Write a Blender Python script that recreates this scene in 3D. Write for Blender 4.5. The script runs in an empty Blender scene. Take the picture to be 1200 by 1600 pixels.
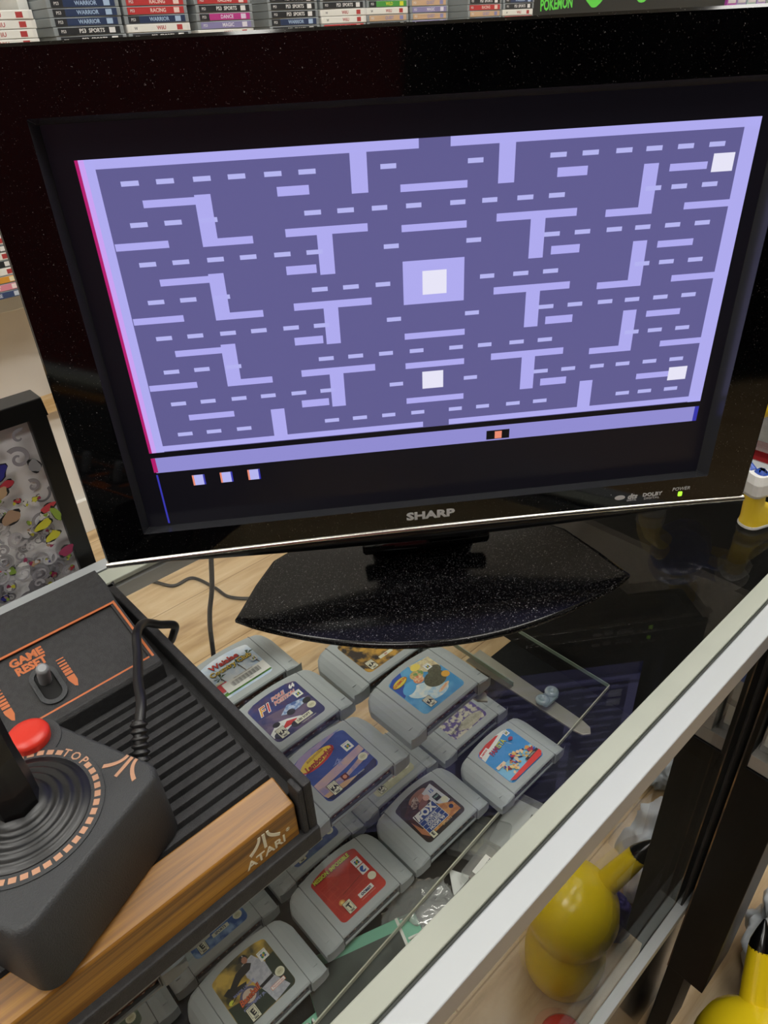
import bpy, bmesh, math, random
from mathutils import Vector, Matrix, noise
random.seed(7)
sc = bpy.context.scene
COL = sc.collection
PI = math.pi
A36 = math.radians(36)

# ------------------------------------------------------------ camera, world, exposure
cam = bpy.data.cameras.new('camera'); camo = bpy.data.objects.new('camera', cam); COL.objects.link(camo)
cam.sensor_fit = 'HORIZONTAL'; cam.sensor_width = 36; cam.lens = 36*1128.04/1200; cam.clip_start = .01
Rt = (0.99176879, -0.12029378, -0.04386419); Dn = (-0.10326214, -0.54888043, -0.82949816); Fw = (0.07570727, 0.8271999, -0.55678428)
camo.matrix_world = Matrix(((Rt[0], -Dn[0], -Fw[0], -.0757), (Rt[1], -Dn[1], -Fw[1], -.4419), (Rt[2], -Dn[2], -Fw[2], .3682), (0, 0, 0, 1)))
sc.camera = camo
sc.view_settings.view_transform = 'Standard'; sc.view_settings.look = 'None'
sc.view_settings.exposure = 0.0; sc.view_settings.gamma = 1; sc.view_settings.use_curve_mapping = False
w = bpy.data.worlds.new('world'); sc.world = w; w.use_nodes = True
w.node_tree.nodes['Background'].inputs[0].default_value = (.9, .95, 1, 1)
w.node_tree.nodes['Background'].inputs[1].default_value = .3
LIGHT_E = 14.5

# ------------------------------------------------------------ helpers
def lin(c):
    if isinstance(c, str):
        c = tuple(int(c[i:i+2], 16)/255 for i in (0, 2, 4))
    return tuple((x/12.92 if x <= .04045 else ((x+.055)/1.055)**2.4) for x in c[:3]) + (1,)
_m = {}
def mat(name, col, rough=.5, metal=0, coat=0, emis=0, col2=None, scale=60, bump=0, bscale=400, spec=.5, stretch=None, alpha=1, dust=0, thr=(.4, .6), detail=3):
    if name in _m: return _m[name]
    m = bpy.data.materials.new(name); m.use_nodes = True; nt = m.node_tree; N = nt.nodes; L = nt.links
    b = N['Principled BSDF']
    b.inputs['Base Color'].default_value = lin(col); b.inputs['Roughness'].default_value = rough
    b.inputs['Metallic'].default_value = metal; b.inputs['Coat Weight'].default_value = coat
    b.inputs['Coat Roughness'].default_value = .05; b.inputs['Specular IOR Level'].default_value = spec
    b.inputs['Alpha'].default_value = alpha
    if emis:
        b.inputs['Emission Color'].default_value = lin(col); b.inputs['Emission Strength'].default_value = emis
    tc = N.new('ShaderNodeTexCoord'); mp = N.new('ShaderNodeMapping'); L.new(tc.outputs['Object'], mp.inputs[0])
    if stretch: mp.inputs['Scale'].default_value = stretch
    src = None
    if col2:
        nz = N.new('ShaderNodeTexNoise'); nz.inputs['Scale'].default_value = scale; nz.inputs['Detail'].default_value = detail
        L.new(mp.outputs[0], nz.inputs['Vector'])
        r = N.new('ShaderNodeValToRGB'); r.color_ramp.elements[0].position = thr[0]; r.color_ramp.elements[1].position = thr[1]
        r.color_ramp.elements[0].color = lin(col); r.color_ramp.elements[1].color = lin(col2)
        L.new(nz.outputs[0], r.inputs[0]); src = r.outputs[0]
    if dust:
        nz = N.new('ShaderNodeTexNoise'); nz.inputs['Scale'].default_value = 1500; nz.inputs['Detail'].default_value = 2; nz.inputs['Distortion'].default_value = 1.5
        mp2 = N.new('ShaderNodeMapping'); mp2.inputs['Scale'].default_value = (1, 1, 1); L.new(tc.outputs['Object'], mp2.inputs[0]); L.new(mp2.outputs[0], nz.inputs['Vector'])
        r = N.new('ShaderNodeValToRGB'); r.color_ramp.elements[0].position = .735-dust*.03; r.color_ramp.elements[1].position = .78-dust*.03
        r.color_ramp.elements[0].color = (0, 0, 0, 1); r.color_ramp.elements[1].color = (1, 1, 1, 1); L.new(nz.outputs[0], r.inputs[0])
        mx = N.new('ShaderNodeMixRGB'); mx.inputs[2].default_value = (.6, .6, .61, 1)
        if src: L.new(src, mx.inputs[1])
        else: mx.inputs[1].default_value = lin(col)
        L.new(r.outputs[0], mx.inputs[0]); src = mx.outputs[0]
    if src: L.new(src, b.inputs['Base Color'])
    if src and emis: L.new(src, b.inputs['Emission Color'])
    if bump:
        nb = N.new('ShaderNodeTexNoise'); nb.inputs['Scale'].default_value = bscale; nb.inputs['Detail'].default_value = 3
        L.new(mp.outputs[0], nb.inputs['Vector'])
        bp = N.new('ShaderNodeBump'); bp.inputs['Strength'].default_value = bump; bp.inputs['Distance'].default_value = .001
        L.new(nb.outputs[0], bp.inputs['Height']); L.new(bp.outputs[0], b.inputs['Normal'])
    _m[name] = m; return m

def glass(name, tint=(1, 1, 1), r0=.04, rough=0.0, extra=0.0, ecol=(.8, .8, .8), pw=5.0):
    """thin clear sheet: transparent body, mirror-like surface following the angle of view (Schlick)"""
    m = bpy.data.materials.new(name); m.use_nodes = True; nt = m.node_tree; N = nt.nodes; L = nt.links
    N.remove(N['Principled BSDF'])
    lw = N.new('ShaderNodeLayerWeight'); lw.inputs[0].default_value = .5
    p = N.new('ShaderNodeMath'); p.operation = 'POWER'; p.inputs[1].default_value = pw; L.new(lw.outputs['Facing'], p.inputs[0])
    q = N.new('ShaderNodeMath'); q.operation = 'MULTIPLY_ADD'; q.inputs[1].default_value = 1-r0; q.inputs[2].default_value = r0; L.new(p.outputs[0], q.inputs[0])
    t = N.new('ShaderNodeBsdfTransparent'); t.inputs[0].default_value = (*tint, 1)
    g = N.new('ShaderNodeBsdfGlossy'); g.inputs['Roughness'].default_value = rough; g.inputs['Color'].default_value = (1, 1, 1, 1)
    body = t.outputs[0]
    if extra:
        d = N.new('ShaderNodeBsdfDiffuse'); d.inputs[0].default_value = (*ecol, 1)
        mx0 = N.new('ShaderNodeMixShader'); mx0.inputs[0].default_value = extra
        L.new(t.outputs[0], mx0.inputs[1]); L.new(d.outputs[0], mx0.inputs[2]); body = mx0.outputs[0]
    mx = N.new('ShaderNodeMixShader'); L.new(q.outputs[0], mx.inputs[0]); L.new(body, mx.inputs[1]); L.new(g.outputs[0], mx.inputs[2])
    L.new(mx.outputs[0], N['Material Output'].inputs[0])
    return m

class MB:
    """collects geometry in millimetres, links it as one mesh object"""
    def __init__(s): s.v = []; s.f = []; s.m = []; s.mats = []; s.sm = []
    def mi(s, m):
        if m not in s.mats: s.mats.append(m)
        return s.mats.index(m)
    def add(s, vs, fs, m, M=None, smooth=False):
        o = len(s.v); k = s.mi(m)
        for v in vs:
            v = Vector(v); s.v.append(M @ v if M is not None else v)
        for f in fs: s.f.append([i+o for i in f]); s.m.append(k); s.sm.append(smooth)
    def box(s, x0, x1, y0, y1, z0, z1, m, M=None):
        s.add([(x0,y0,z0),(x1,y0,z0),(x1,y1,z0),(x0,y1,z0),(x0,y0,z1),(x1,y0,z1),(x1,y1,z1),(x0,y1,z1)],
              [(0,3,2,1),(4,5,6,7),(0,1,5,4),(1,2,6,5),(2,3,7,6),(3,0,4,7)], m, M)
    def prism(s, pts, z0, z1, m, M=None, smooth=False):
        n = len(pts)
        s.add([(x,y,z0) for x,y in pts]+[(x,y,z1) for x,y in pts], [tuple(range(n-1,-1,-1)), tuple(range(n,2*n))], m, M)
        s.add([(x,y,z0) for x,y in pts]+[(x,y,z1) for x,y in pts], [(i,(i+1)%n,n+(i+1)%n,n+i) for i in range(n)], m, M, smooth)
    def flat(s, pts, z, m, M=None):
        s.add([(x,y,z) for x,y in pts], [tuple(range(len(pts)))], m, M)
    def loft(s, loops, m, M=None, closed=True, caps=True, smooth=True):
        n = len(loops[0]); vs = [p for l in loops for p in l]; fs = []
        for a in range(len(loops)-1):
            for i in range(n if closed else n-1):
                j = (i+1) % n; fs.append((a*n+i, a*n+j, (a+1)*n+j, (a+1)*n+i))
        s.add(vs, fs, m, M, smooth)
        if caps:
            s.add(loops[0], [tuple(range(n-1,-1,-1))], m, M); s.add(loops[-1], [tuple(range(n))], m, M)
    def lathe(s, prof, m, M=None, n=40, smooth=True):
        s.loft([[(r*math.cos(2*PI*i/n), r*math.sin(2*PI*i/n), z) for i in range(n)] for r, z in prof], m, M, smooth=smooth)
    def tube(s, pts, r, m, n=10, M=None):
        pts = [Vector(p) for p in pts]; loops = []; up = Vector((0,0,1)); prev = None
        for i, p in enumerate(pts):
            d = (pts[min(i+1,len(pts)-1)]-pts[max(i-1,0)]).normalized()
            a = (prev - d*prev.dot(d)) if prev is not None else d.orthogonal()
            a.normalize(); prev = a; b = d.cross(a); rr = r[i] if isinstance(r, (list, tuple)) else r
            loops.append([p + a*rr*math.cos(2*PI*k/n) + b*rr*math.sin(2*PI*k/n) for k in range(n)])
        s.loft(loops, m, M)
    def text(s, txt, x, y, size, m, M=None, z=0, rot=0, shear=0, sx=1, bold=0, ext=.02, align='CENTER', spacing=1):
        cu = bpy.data.curves.new('t', 'FONT'); cu.body = txt; cu.size = size; cu.align_x = align; cu.align_y = 'CENTER'
        cu.shear = shear; cu.offset = bold; cu.extrude = ext; cu.resolution_u = 2; cu.space_character = spacing
        o = bpy.data.objects.new('t', cu); me = bpy.data.meshes.new_from_object(o)
        T = Matrix.Translation((x, y, z+ext)) @ Matrix.Rotation(rot, 4, 'Z') @ Matrix.Diagonal((sx, 1, 1, 1))
        if M is not None: T = M @ T
        s.add([v.co.copy() for v in me.vertices], [tuple(p.vertices) for p in me.polygons], m, T)
        bpy.data.objects.remove(o); bpy.data.curves.remove(cu); bpy.data.meshes.remove(me)
    def build(s, name, parent=None, bevel=0, seg=2, loc=None):
        me = bpy.data.meshes.new(name); me.from_pydata([v*.001 for v in s.v], [], s.f)
        for m in s.mats: me.materials.append(m)
        me.polygons.foreach_set('material_index', s.m); me.polygons.foreach_set('use_smooth', s.sm)
        me.update()
        o = bpy.data.objects.new(name, me); COL.objects.link(o)
        if parent: o.parent = parent
        if loc: o.location = loc
        if bevel:
            bm = bmesh.new(); bm.from_mesh(me); bmesh.ops.remove_doubles(bm, verts=bm.verts, dist=1e-6); bm.to_mesh(me); bm.free()
            md = o.modifiers.new('bevel', 'BEVEL'); md.width = bevel*.001; md.segments = seg; md.limit_method = 'ANGLE'; md.angle_limit = .6
        return o

def CT(t, n, z): # case frame (along the front rail, outwards from its middle, up) in mm -> world in m
    return Vector(((.80902*t + .58779*n)*.001, (.58779*t - .80902*n)*.001, z*.001))
def thing(name, label, cat, loc=(0,0,0), rz=0, group=None):
    o = bpy.data.objects.new(name, None); COL.objects.link(o); o.location = loc; o.rotation_euler = (0,0,rz)
    o.empty_display_size = .02; o['label'] = label; o['category'] = cat
    if group: o['group'] = group
    return o
def tag(o, label, cat, group=None):
    o['label'] = label; o['category'] = cat
    if group: o['group'] = group
    return o
def struct(o): o['kind'] = 'structure'; return o
def place(o, loc, rz=A36): o.location = loc; o.rotation_euler = (0,0,rz); return o
def arc(cx, cy, r, a0, a1, n=8, ry=None):
    ry = r if ry is None else ry
    return [(cx+r*math.cos(a0+(a1-a0)*i/n), cy+ry*math.sin(a0+(a1-a0)*i/n)) for i in range(n+1)]
def rrect(x0, x1, y0, y1, r, n=5):
    return arc(x1-r,y1-r,r,0,PI/2,n)+arc(x0+r,y1-r,r,PI/2,PI,n)+arc(x0+r,y0+r,r,PI,1.5*PI,n)+arc(x1-r,y0+r,r,1.5*PI,2*PI,n)
def catmull(P, k=8):
    P = [Vector(p) for p in P]; out = []
    for i in range(len(P)-1):
        a, b, c, d = P[max(i-1,0)], P[i], P[i+1], P[min(i+2,len(P)-1)]
        for j in range(k):
            t = j/k; out.append(.5*((2*b)+(c-a)*t+(2*a-5*b+4*c-d)*t*t+(3*b-a-3*c+d)*t**3))
    return out+[P[-1]]

# ------------------------------------------------------------ materials
M_black = mat('tv_gloss_black', '040405', .06, spec=.4, dust=.6)
M_blackm = mat('tv_satin_black', '0c0c0d', .35)
M_base = mat('stand_gloss_black', '060607', .16, dust=1.9, spec=.28)
M_silver = mat('silver_trim', 'c9c7c2', .25, metal=1)
M_alu = mat('satin_aluminium', 'a8acae', .5, metal=.3)
M_tape = mat('pale_green_grey_trim', 'a2a69a', .55, col2='999d91', scale=8)
M_dkgap = mat('dark_groove', '2c302c', .6)
M_atari = mat('textured_black_plastic', '2b2b2c', .62, bump=.45, bscale=1500, col2='232324', scale=300)
M_joy = mat('charcoal_plastic', '36383a', .55, bump=.5, bscale=1400)
M_rub = mat('black_rubber', '17181a', .35)
M_orange = mat('orange_paint', 'b9622c', .5)
M_peach = mat('peach_paint', 'b98c70', .5)
M_red = mat('red_button_plastic', 'cc3022', .35)
M_grey = mat('cartridge_grey', 'a5acad', .5, bump=.2, bscale=2500)
M_greyd = mat('cartridge_seam', '4c4f51', .6)
M_slot = mat('contact_board_brown', '7a5446', .5)
M_pin = mat('contact_pale', 'cbb9a6', .4)
M_white = mat('white_print', 'e9e9e2', .5)
M_cable = mat('cable_black', '151516', .4)

def wood_mat(name, c1, c2, c3, scale=(1,1,1), rough=.4, ring=14, plank=None):
    m = bpy.data.materials.new(name); m.use_nodes = True; nt = m.node_tree; N = nt.nodes; L = nt.links; b = N['Principled BSDF']
    tc = N.new('ShaderNodeTexCoord'); mp = N.new('ShaderNodeMapping'); mp.inputs['Scale'].default_value = scale; L.new(tc.outputs['Object'], mp.inputs[0])
    vec = mp.outputs[0]
    nz = N.new('ShaderNodeTexNoise'); nz.inputs['Scale'].default_value = ring; nz.inputs['Detail'].default_value = 6; nz.inputs['Roughness'].default_value = .6; nz.inputs['Distortion'].default_value = .6
    L.new(vec, nz.inputs['Vector'])
    r = N.new('ShaderNodeValToRGB'); e = r.color_ramp.elements; e[0].position = .33; e[0].color = lin(c1); e[1].position = .68; e[1].color = lin(c3)
    x = e.new(.5); x.color = lin(c2); L.new(nz.outputs[0], r.inputs[0]); out = r.outputs[0]
    if plank:
        br = N.new('ShaderNodeTexBrick'); br.inputs['Scale'].default_value = 1; br.inputs['Brick Width'].default_value = plank[0]; br.inputs['Row Height'].default_value = plank[1]
        br.inputs['Mortar Size'].default_value = .0012; br.inputs['Color1'].default_value = (1,1,1,1); br.inputs['Color2'].default_value = (.82,.80,.78,1); br.inputs['Mortar'].default_value = (.35,.28,.22,1)
        L.new(tc.outputs['Object'], br.inputs['Vector'])
        mx = N.new('ShaderNodeMixRGB'); mx.blend_type = 'MULTIPLY'; mx.inputs[0].default_value = .8
        L.new(out, mx.inputs[1]); L.new(br.outputs[0], mx.inputs[2]); out = mx.outputs[0]
    L.new(out, b.inputs['Base Color']); b.inputs['Roughness'].default_value = rough
    return m
M_floor = wood_mat('light_oak_laminate', 'a98c66', 'c9ad84', 'dcc6a2', (1.2, 9, 1), .28, 3.0, (1.2, .19))
M_wood1 = wood_mat('woodgrain_vinyl', '5a3c1e', '8f6328', 'b9862f', (.8, 26, 50), .38, 5.0)
M_glass = glass('clear_glass', (.985, .992, .988), .02)
M_pane = glass('front_pane_glass', (.93, .96, .95), .05, pw=4.2)
M_gedge = mat('green_glass_edge', '9fb3a4', .2, alpha=.75)
M_clear = glass('clear_plastic', (.93, .94, .93), .10, .08, .18, (.85,.86,.85))
M_shelfglass = glass('shelf_glass', (.98, .99, .985), .025)

# ------------------------------------------------------------ setting: the room
FZ = -700
def room_box(name, t0, t1, n0, n1, z0, z1, m):
    b = MB(); b.box(t0, t1, -n1, -n0, z0, z1, m); o = b.build(name); o.rotation_euler = (0,0,A36); struct(o); return o
M_wall = mat('beige_wall_paint', 'e8e5e0', .8, col2='e2ded8', scale=3)
M_wallw = mat('white_wall_paint', 'e2e0da', .8)
M_ceil = mat('white_ceiling_tile', 'dedfdc', .9, bump=.4, bscale=90)
M_trimw = mat('pale_wood_trim', 'd6b98c', .5, col2='caa877', scale=20, stretch=(1,8,8))
room_box('floor', -2500, 4300, -1400, 3000, FZ-60, FZ, M_floor)
room_box('wall_back', -2500, 4300, -1460, -1400, FZ, 2050, M_wall)
room_box('wall_left', -2560, -2500, -1460, 3000, FZ, 2050, M_wallw)
room_box('wall_right', 4300, 4360, -1460, 3000, FZ, 2050, M_wallw)
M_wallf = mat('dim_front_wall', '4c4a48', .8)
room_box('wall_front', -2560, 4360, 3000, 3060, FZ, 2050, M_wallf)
room_box('ceiling', -2560, 4360, -1460, 3060, 2050, 2110, M_ceil)
room_box('baseboard_back', -2500, 4300, -1400, -1385, FZ, FZ+90, M_wallw)
room_box('trim_1', -2500, 4300, -1400, -1372, -350, -316, M_trimw)

# ceiling lights: white frames with glowing diffusers
M_lamp = mat('lamp_diffuser', 'fdfbf5', .5, emis=LIGHT_E)
M_lframe = mat('lamp_frame', 'e8e8e8', .4)
spots = [(-1300,-200,'over the case, left end'),(450,-200,'over the case, middle'),(2200,-200,'over the case, right part'),(3500,-200,'over the case, right end'),
         (-1300,750,'over the walkway, left end'),(450,750,'over the walkway, middle'),(2200,750,'over the walkway, right part')]
for t_, n_, w_ in spots:
    e = thing('ceiling_light', 'long fluorescent ceiling light '+w_, 'light', CT(t_, n_, 2050), A36, 'fluorescent ceiling lights')
    b = MB(); b.box(-620,620,-165,-150,-40,0,M_lframe); b.box(-620,620,150,165,-40,0,M_lframe); b.box(-620,-605,-150,150,-40,0,M_lframe); b.box(605,620,-150,150,-40,0,M_lframe); b.build('frame', e)
    b = MB(); b.box(-604,604,-149,149,-34,-26,M_lamp); b.build('diffuser', e)

# ------------------------------------------------------------ the display case
case = thing('display_case', 'glass-topped display case with aluminium rails holding rows of grey cartridges', 'display case', (0,0,0), A36)
CL, CR = -1000, 352   # left and right ends along t
def cbox(b, t0, t1, n0, n1, z0, z1, m): b.box(t0, t1, -n1, -n0, z0, z1, m)
b = MB(); cbox(b, CL+6, CR-6, -205, 197, -6, 0, M_glass); g = b.build('top_glass', case); g['label'] = 'clear glass counter top'
b = MB(); cbox(b, CL, CR, 183, 196, -3, 1.6, M_tape); cbox(b, CL, CR, 196, 198, -12, .4, M_dkgap); cbox(b, CL, CR, 198, 213, -20, 1.2, M_alu); cbox(b, CL, CR, 183, 198, -20, -6.5, M_alu); b.build('front_rail', case, .8)
b = MB(); cbox(b, CL, CR, -205, -187, -3, 1.6, M_tape); cbox(b, CL, CR, -208, -205, -12, .2, M_dkgap); cbox(b, CL, CR, -222, -208, -20, 1.2, M_alu); cbox(b, CL, CR, -208, -187, -20, -6.5, M_alu); b.build('back_rail', case, .8)
for a, c in ((CL, CL+16), (CR-16, CR)):
    b = MB(); cbox(b, a, c, -187, 183, -20, 1.0, M_alu); b.build('end_rail', case, .8)
b = MB(); cbox(b, CL+15, 150, 206, 211, -404, -20, M_pane); b.build('front_pane', case)
b = MB(); cbox(b, CL, CR, 197, 205, -418, -404, M_alu); cbox(b, CL, CR, 205, 206.5, -418, -406, M_dkgap); cbox(b, CL, CR, 206.5, 216, -418, -403, M_alu); b.build('bottom_rail', case, .7)
M_felt0 = None
M_felt = mat('black_felt_board', '0f1011', .9, bump=.3, bscale=300)
M_plinth = mat('gloss_black_plinth', '0d0d0e', .15)
b = MB(); cbox(b, CL+4, CR-4, -170, 197, -432, -420, M_felt); b.build('deck', case)
b = MB(); cbox(b, 150, CR-2, 205, 212, -404, -20, M_felt); b.build('closed_front', case)['label'] = 'black closed part of the case front'
b = MB(); cbox(b, CL+4, CR-4, -165, 208, FZ, -433, M_plinth); b.build('plinth', case)
b = MB(); cbox(b, CR-6, CR, -187, 196, -419, -20, M_felt); b.build('end_panel', case)['label'] = 'black inner end panel'
for a in (CL+2, CR-18):
    b = MB(); cbox(b, a, a+14, -222, -208, -432, -20, M_alu); b.build('corner_post', case, .6)
# glass shelf inside, metal brackets and clip
SH = -372; UH = -205
M_sedge = mat('shelf_edge_pale', 'b8bba6', .3)
sh = thing('glass_shelf', 'lower clear glass shelf inside the case, with a corner showing at the dark end', 'shelf', CT(0,0,SH-6), A36)
b = MB(); SP = [(-985,-94),(332,-4),(332,172),(-985,172)]; b.prism(SP, 0, 6, M_shelfglass); b.build('shelf_pane', sh)
b = MB(); b.prism([(-985,-95.4),(332,-5.4),(332,-4.1),(-985,-94.1)], .2, 6.3, M_sedge); b.box(332.1,333,-4,172,0,6,M_gedge); b.build('polished_edge', sh)
sh = thing('glass_shelf', 'upper clear glass shelf inside the case carrying the sports car cartridge row', 'shelf', CT(0,0,UH-6), A36)
b = MB(); b.box(-985,118,-2,185,0,6,M_shelfglass); b.build('shelf_pane', sh)
b = MB(); b.box(118.1,119,-2,185,0,6,M_gedge); b.build('polished_edge', sh)
M_steel = mat('pale_steel', 'b5b1a4', .4, metal=.5)
b = MB(); b.prism([(-15,165),(-10.5,-12),(-8,-24),(0,-30),(8,-24),(10.5,-12),(15,165)][::-1], -9.4, -6.4, M_steel); o = b.build('shelf_bracket', case, .5); o.location = (.252, 0, SH*.001)
b = MB(); b.prism([(-10,185),(-7,-0),(0,-8),(7,0),(10,185)][::-1], -9.4, -6.4, M_steel); o = b.build('shelf_bracket', case, .5); o.location = (.085, 0.012, UH*.001)
M_clip = glass('clip_plastic', (.78,.86,.88), .12, .1, .42, (.55,.68,.72))
cl = thing('shelf_clip', 'clear plastic double suction clip on the shelf bracket', 'clip', CT(254, -38, SH+.4), A36)
b = MB(); b.prism(rrect(-13,15,-8,8,4), 0, 4, M_clip); b.build('clip_plate', cl)
for x in (-9, 11):
    b = MB(); b.lathe([(9,4.1),(9.5,5.5),(7,8),(3.5,8.5),(3.5,6.5),(2,6.5)], M_clip, Matrix.Translation((x, 2, 0)), 24); b.build('suction_cup', cl)

# ------------------------------------------------------------ television
tv = thing('television', 'glossy black flat television on a pedestal showing a violet maze video game', 'television', (0, 0, .0004))
X0, X1, Z0, Z1 = -237, 240, 57, 369.5
def ring(b, outer, inner, y, m):  # outer/inner lists of (x,z)
    n = len(outer); b.add([(x,y,z) for x,z in outer]+[(x,y,z) for x,z in inner], [(i,(i+1)%n,n+(i+1)%n,n+i) for i in range(n)], m)
b = MB()
outerF = rrect(X0+1.5,X1-1.5,Z0+1.5,Z1-1.5,4,4); outerM = rrect(X0,X1,Z0,Z1,5,4)
innF = rrect(-206,206.5,80.5,337.5,1,4); innB = rrect(-204.2,204.2,78.2,333.2+.2,1,4)
def wall(b, A, ya, B, yb, m, smooth=False):
    n = len(A); b.add([(x,ya,z) for x,z in A]+[(x,yb,z) for x,z in B], [(i,n+i,n+(i+1)%n,(i+1)%n) for i in range(n)], m, None, smooth)
ring(b, outerF, innF, -12, M_black); wall(b, innF, -12, innB, 0.2, mat('bezel_inner_lip','343538',.25))  # lip grey paints in the reflection along the inner bevel
wall(b, outerM, -10.5, outerF, -12, M_black); wall(b, outerM, 34, outerM, -10.5, M_black)
outerB = rrect(X0+6,X1-6,Z0+6,Z1-6,5,4); wall(b, outerB, 37, outerM, 34, M_blackm)
bez = b.build('bezel', tv)
b = MB(); hs = [(x, z) for x, z in rrect(-200,203,84,345,8,3)]; h2 = [(x*.72, 210+(z-210)*.72) for x, z in hs]
b.add([(x,36.5,z) for x,z in outerB]+[(x,36.5,z) for x,z in innB], [(i,(i+1)%len(outerB),len(outerB)+(i+1)%len(outerB),len(outerB)+i) for i in range(len(outerB))], M_blackm)
b.loft([[(x,36,z) for x,z in hs],[(x,52,z) for x,z in hs],[(x,74,z) for x,z in h2]], M_blackm); b.build('back_housing', tv)
M_lcd = mat('lcd_dark', '15141b', .28, emis=.34, spec=.22)
b = MB(); b.box(-204.6,204.6,.3,30,77.8,333.8,M_lcd); lcd = b.build('screen', tv)
# silver trim and the curved lower lip
def zb(x): return 61.2-3.6*abs(x/236)**2.2
xs = [-237+477*i/40 for i in range(41)]
b = MB(); b.loft([[(x,-13.6,zb(x)-2.0),(x,-13.9,zb(x)),(x,-12,zb(x)+1.6),(x,-8,zb(x)+1.2),(x,-8,zb(x)-2.2)] for x in xs], M_silver); b.build('trim_strip', tv)
b = MB(); xl = [-226+454*i/40 for i in range(41)]
b.loft([[(x,-11.6,zb(x)-1.6),(x,-8-0,zb(x)-2.6-11.5*max(0,1-(x/228)**2)**.8),(x,26,zb(x)-2.6-12*max(0,1-(x/228)**2)**.8),(x,26,zb(x)-1)] for x in xl], M_blackm); b.build('lower_lip', tv)
MF = Matrix(((1,0,0,0),(0,0,-1,-12.0),(0,1,0,0),(0,0,0,1)))  # text plane -> TV front
M_logo = mat('logo_silver', 'b9babb', .4, emis=.0)
b = MB(); b.text('SHARP', -2.5, 71.8, 8.6, M_logo, MF, rot=.0, sx=1.38, bold=.35, ext=.15); b.build('maker_logo', tv)
b = MB(); b.text('dts', 150, 69.2, 6, M_logo, MF, bold=.25, shear=.2, ext=.1); b.text('DIGITAL', 150, 66.0, 2.0, M_logo, MF, ext=.1)
b.prism(arc(140.5,69.3,4,0,2*PI,16,2)[:-1], 0, .2, M_logo, MF)
b.text('DOLBY', 165.5, 69.4, 4.2, M_logo, MF, bold=.15, ext=.1, sx=1.1); b.text('DIGITAL', 165.5, 66.2, 2.6, M_logo, MF, ext=.1, sx=1.25)
b.text('POWER', 187.6, 71.6, 4.0, M_logo, MF, shear=.15, ext=.1); b.build('small_lettering', tv)
b = MB(); b.prism(rrect(185.9,189.0,65.3,69.2,.6,2), 0, .5, mat('green_led', 'a4e838', .3, emis=1.1), MF); b.build('power_led', tv)
# pedestal
out = [(-154,-25)]+[(-154+308*i/24, -25-51*math.sin(PI*i/24)**.85) for i in range(1,24)]+[(153,-25)]
back = [(150,-18),(138,12),(124,42),(100,62),(60,74),(0,78),(-60,74),(-100,62),(-126,42),(-140,12),(-151,-18)]
P = out+back
def pl(kx, kf, kb, z):   # front edge pulled back by kf, rear edge by kb; the tips stay sharp
    return [(x*kx, (-25+(y+25)*kf) if y < -25 else (-25+(y+25)*kb), z) for x, y in P]
def crest(kf, z0, z1):
    return [(x, (-25+(y+25)*kf) if y < -25 else y, z0+(z1-z0)*max(0,1-(x/154)**2)) for x, y in P]
b = MB(); b.loft([pl(.985,.96,.98,0), pl(1,1,1,1.5), pl(1,1,1,4), pl(.995,.93,.99,5.2)], M_base, caps=True)
P2 = pl(.995,.93,.99,5.2)
CR_ = [(x*.97, (-25+(y+25)*.42) if y < -25 else -25+(y+25)*.96, 5.4+4.6*max(0,1-(x/154)**2)) for x, y in P]
b.loft([P2, [(x*.985, (-25+(y+25)*.66) if y < -25 else -25+(y+25)*.98, 5.4+2.9*max(0,1-(x/154)**2)) for x, y in P], CR_], M_base, caps=False)
b.loft([CR_]+[[(x*k, 20+(y-20)*k, z+(10.6-z)*(1-k)+ (1-k)*2.5) for x, y, z in CR_] for k in (.85,.7,.5,.3,.12)], M_base, caps=False)
k = .12; b.add([(x*k, 20+(y-20)*k, z+(10.6-z)*(1-k)+(1-k)*2.5) for x, y, z in CR_], [tuple(range(len(CR_)))], M_base)
b.build('pedestal', tv)
b = MB(); b.loft([[(x,y,z) for x,y in rrect(-44,42,26,62,12,4)] for z in (16,30,70)], M_blackm); b.build('neck', tv)
b = MB(); b.tube([(-52,22,25),(-50,22,25),(48,22,25),(50,22,25)], [5.5,7.5,7.5,5.5], M_black, 20); b.build('hinge_bar', tv)

# picture on the screen: a plain maze of bars and dashes
def emi(name, c, s=1.0):
    m = mat(name, c, .5, emis=s, spec=.2); m.node_tree.nodes['Principled BSDF'].inputs['Base Color'].default_value = (0.01,.01,.012,1); return m
E_bg = emi('screen_violet', '5f5b90'); E_w = emi('screen_lavender', 'aeaaee'); E_d = emi('screen_dash', 'b4b4ee'); E_hot = emi('screen_white', 'e6e4f6', 1.0)
E_pink = emi('screen_pink', 'b01a6a'); E_blue = emi('screen_blue', '3434a8'); E_blk = emi('screen_black', '08080c', .5); E_or = emi('screen_orange', 'e88a70')
E_b2 = emi('screen_bar', '8f8bd0'); E_lp = emi('screen_lilac', 'c9a0f0')
MS = Matrix(((1,0,0,0),(0,0,-1,.25),(0,1,0,0),(0,0,0,1)))
b = MB()
def r_(x0,x1,z0,z1,m,d=.1): b.box(x0,x1,z0,z1,-.02,d,m,MS)
r_(-190,195,137,316,E_bg,.05)
r_(-191.4,-189.6,137,316,E_pink,.2)
r_(-190,-181.5,137,316,E_w); r_(185.5,195,137,316,E_w); r_(-190,-186.6,137,316,E_lp,.14)
for a, c in ((-190,-5),(13,195)): r_(a,c,311,316,E_w); r_(a,c,137.5,141.5,E_w)
for z in (270,226.5,183): r_(-181,-151,z-2,z+2,E_w); r_(157,186,z-2,z+2,E_w)
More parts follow.
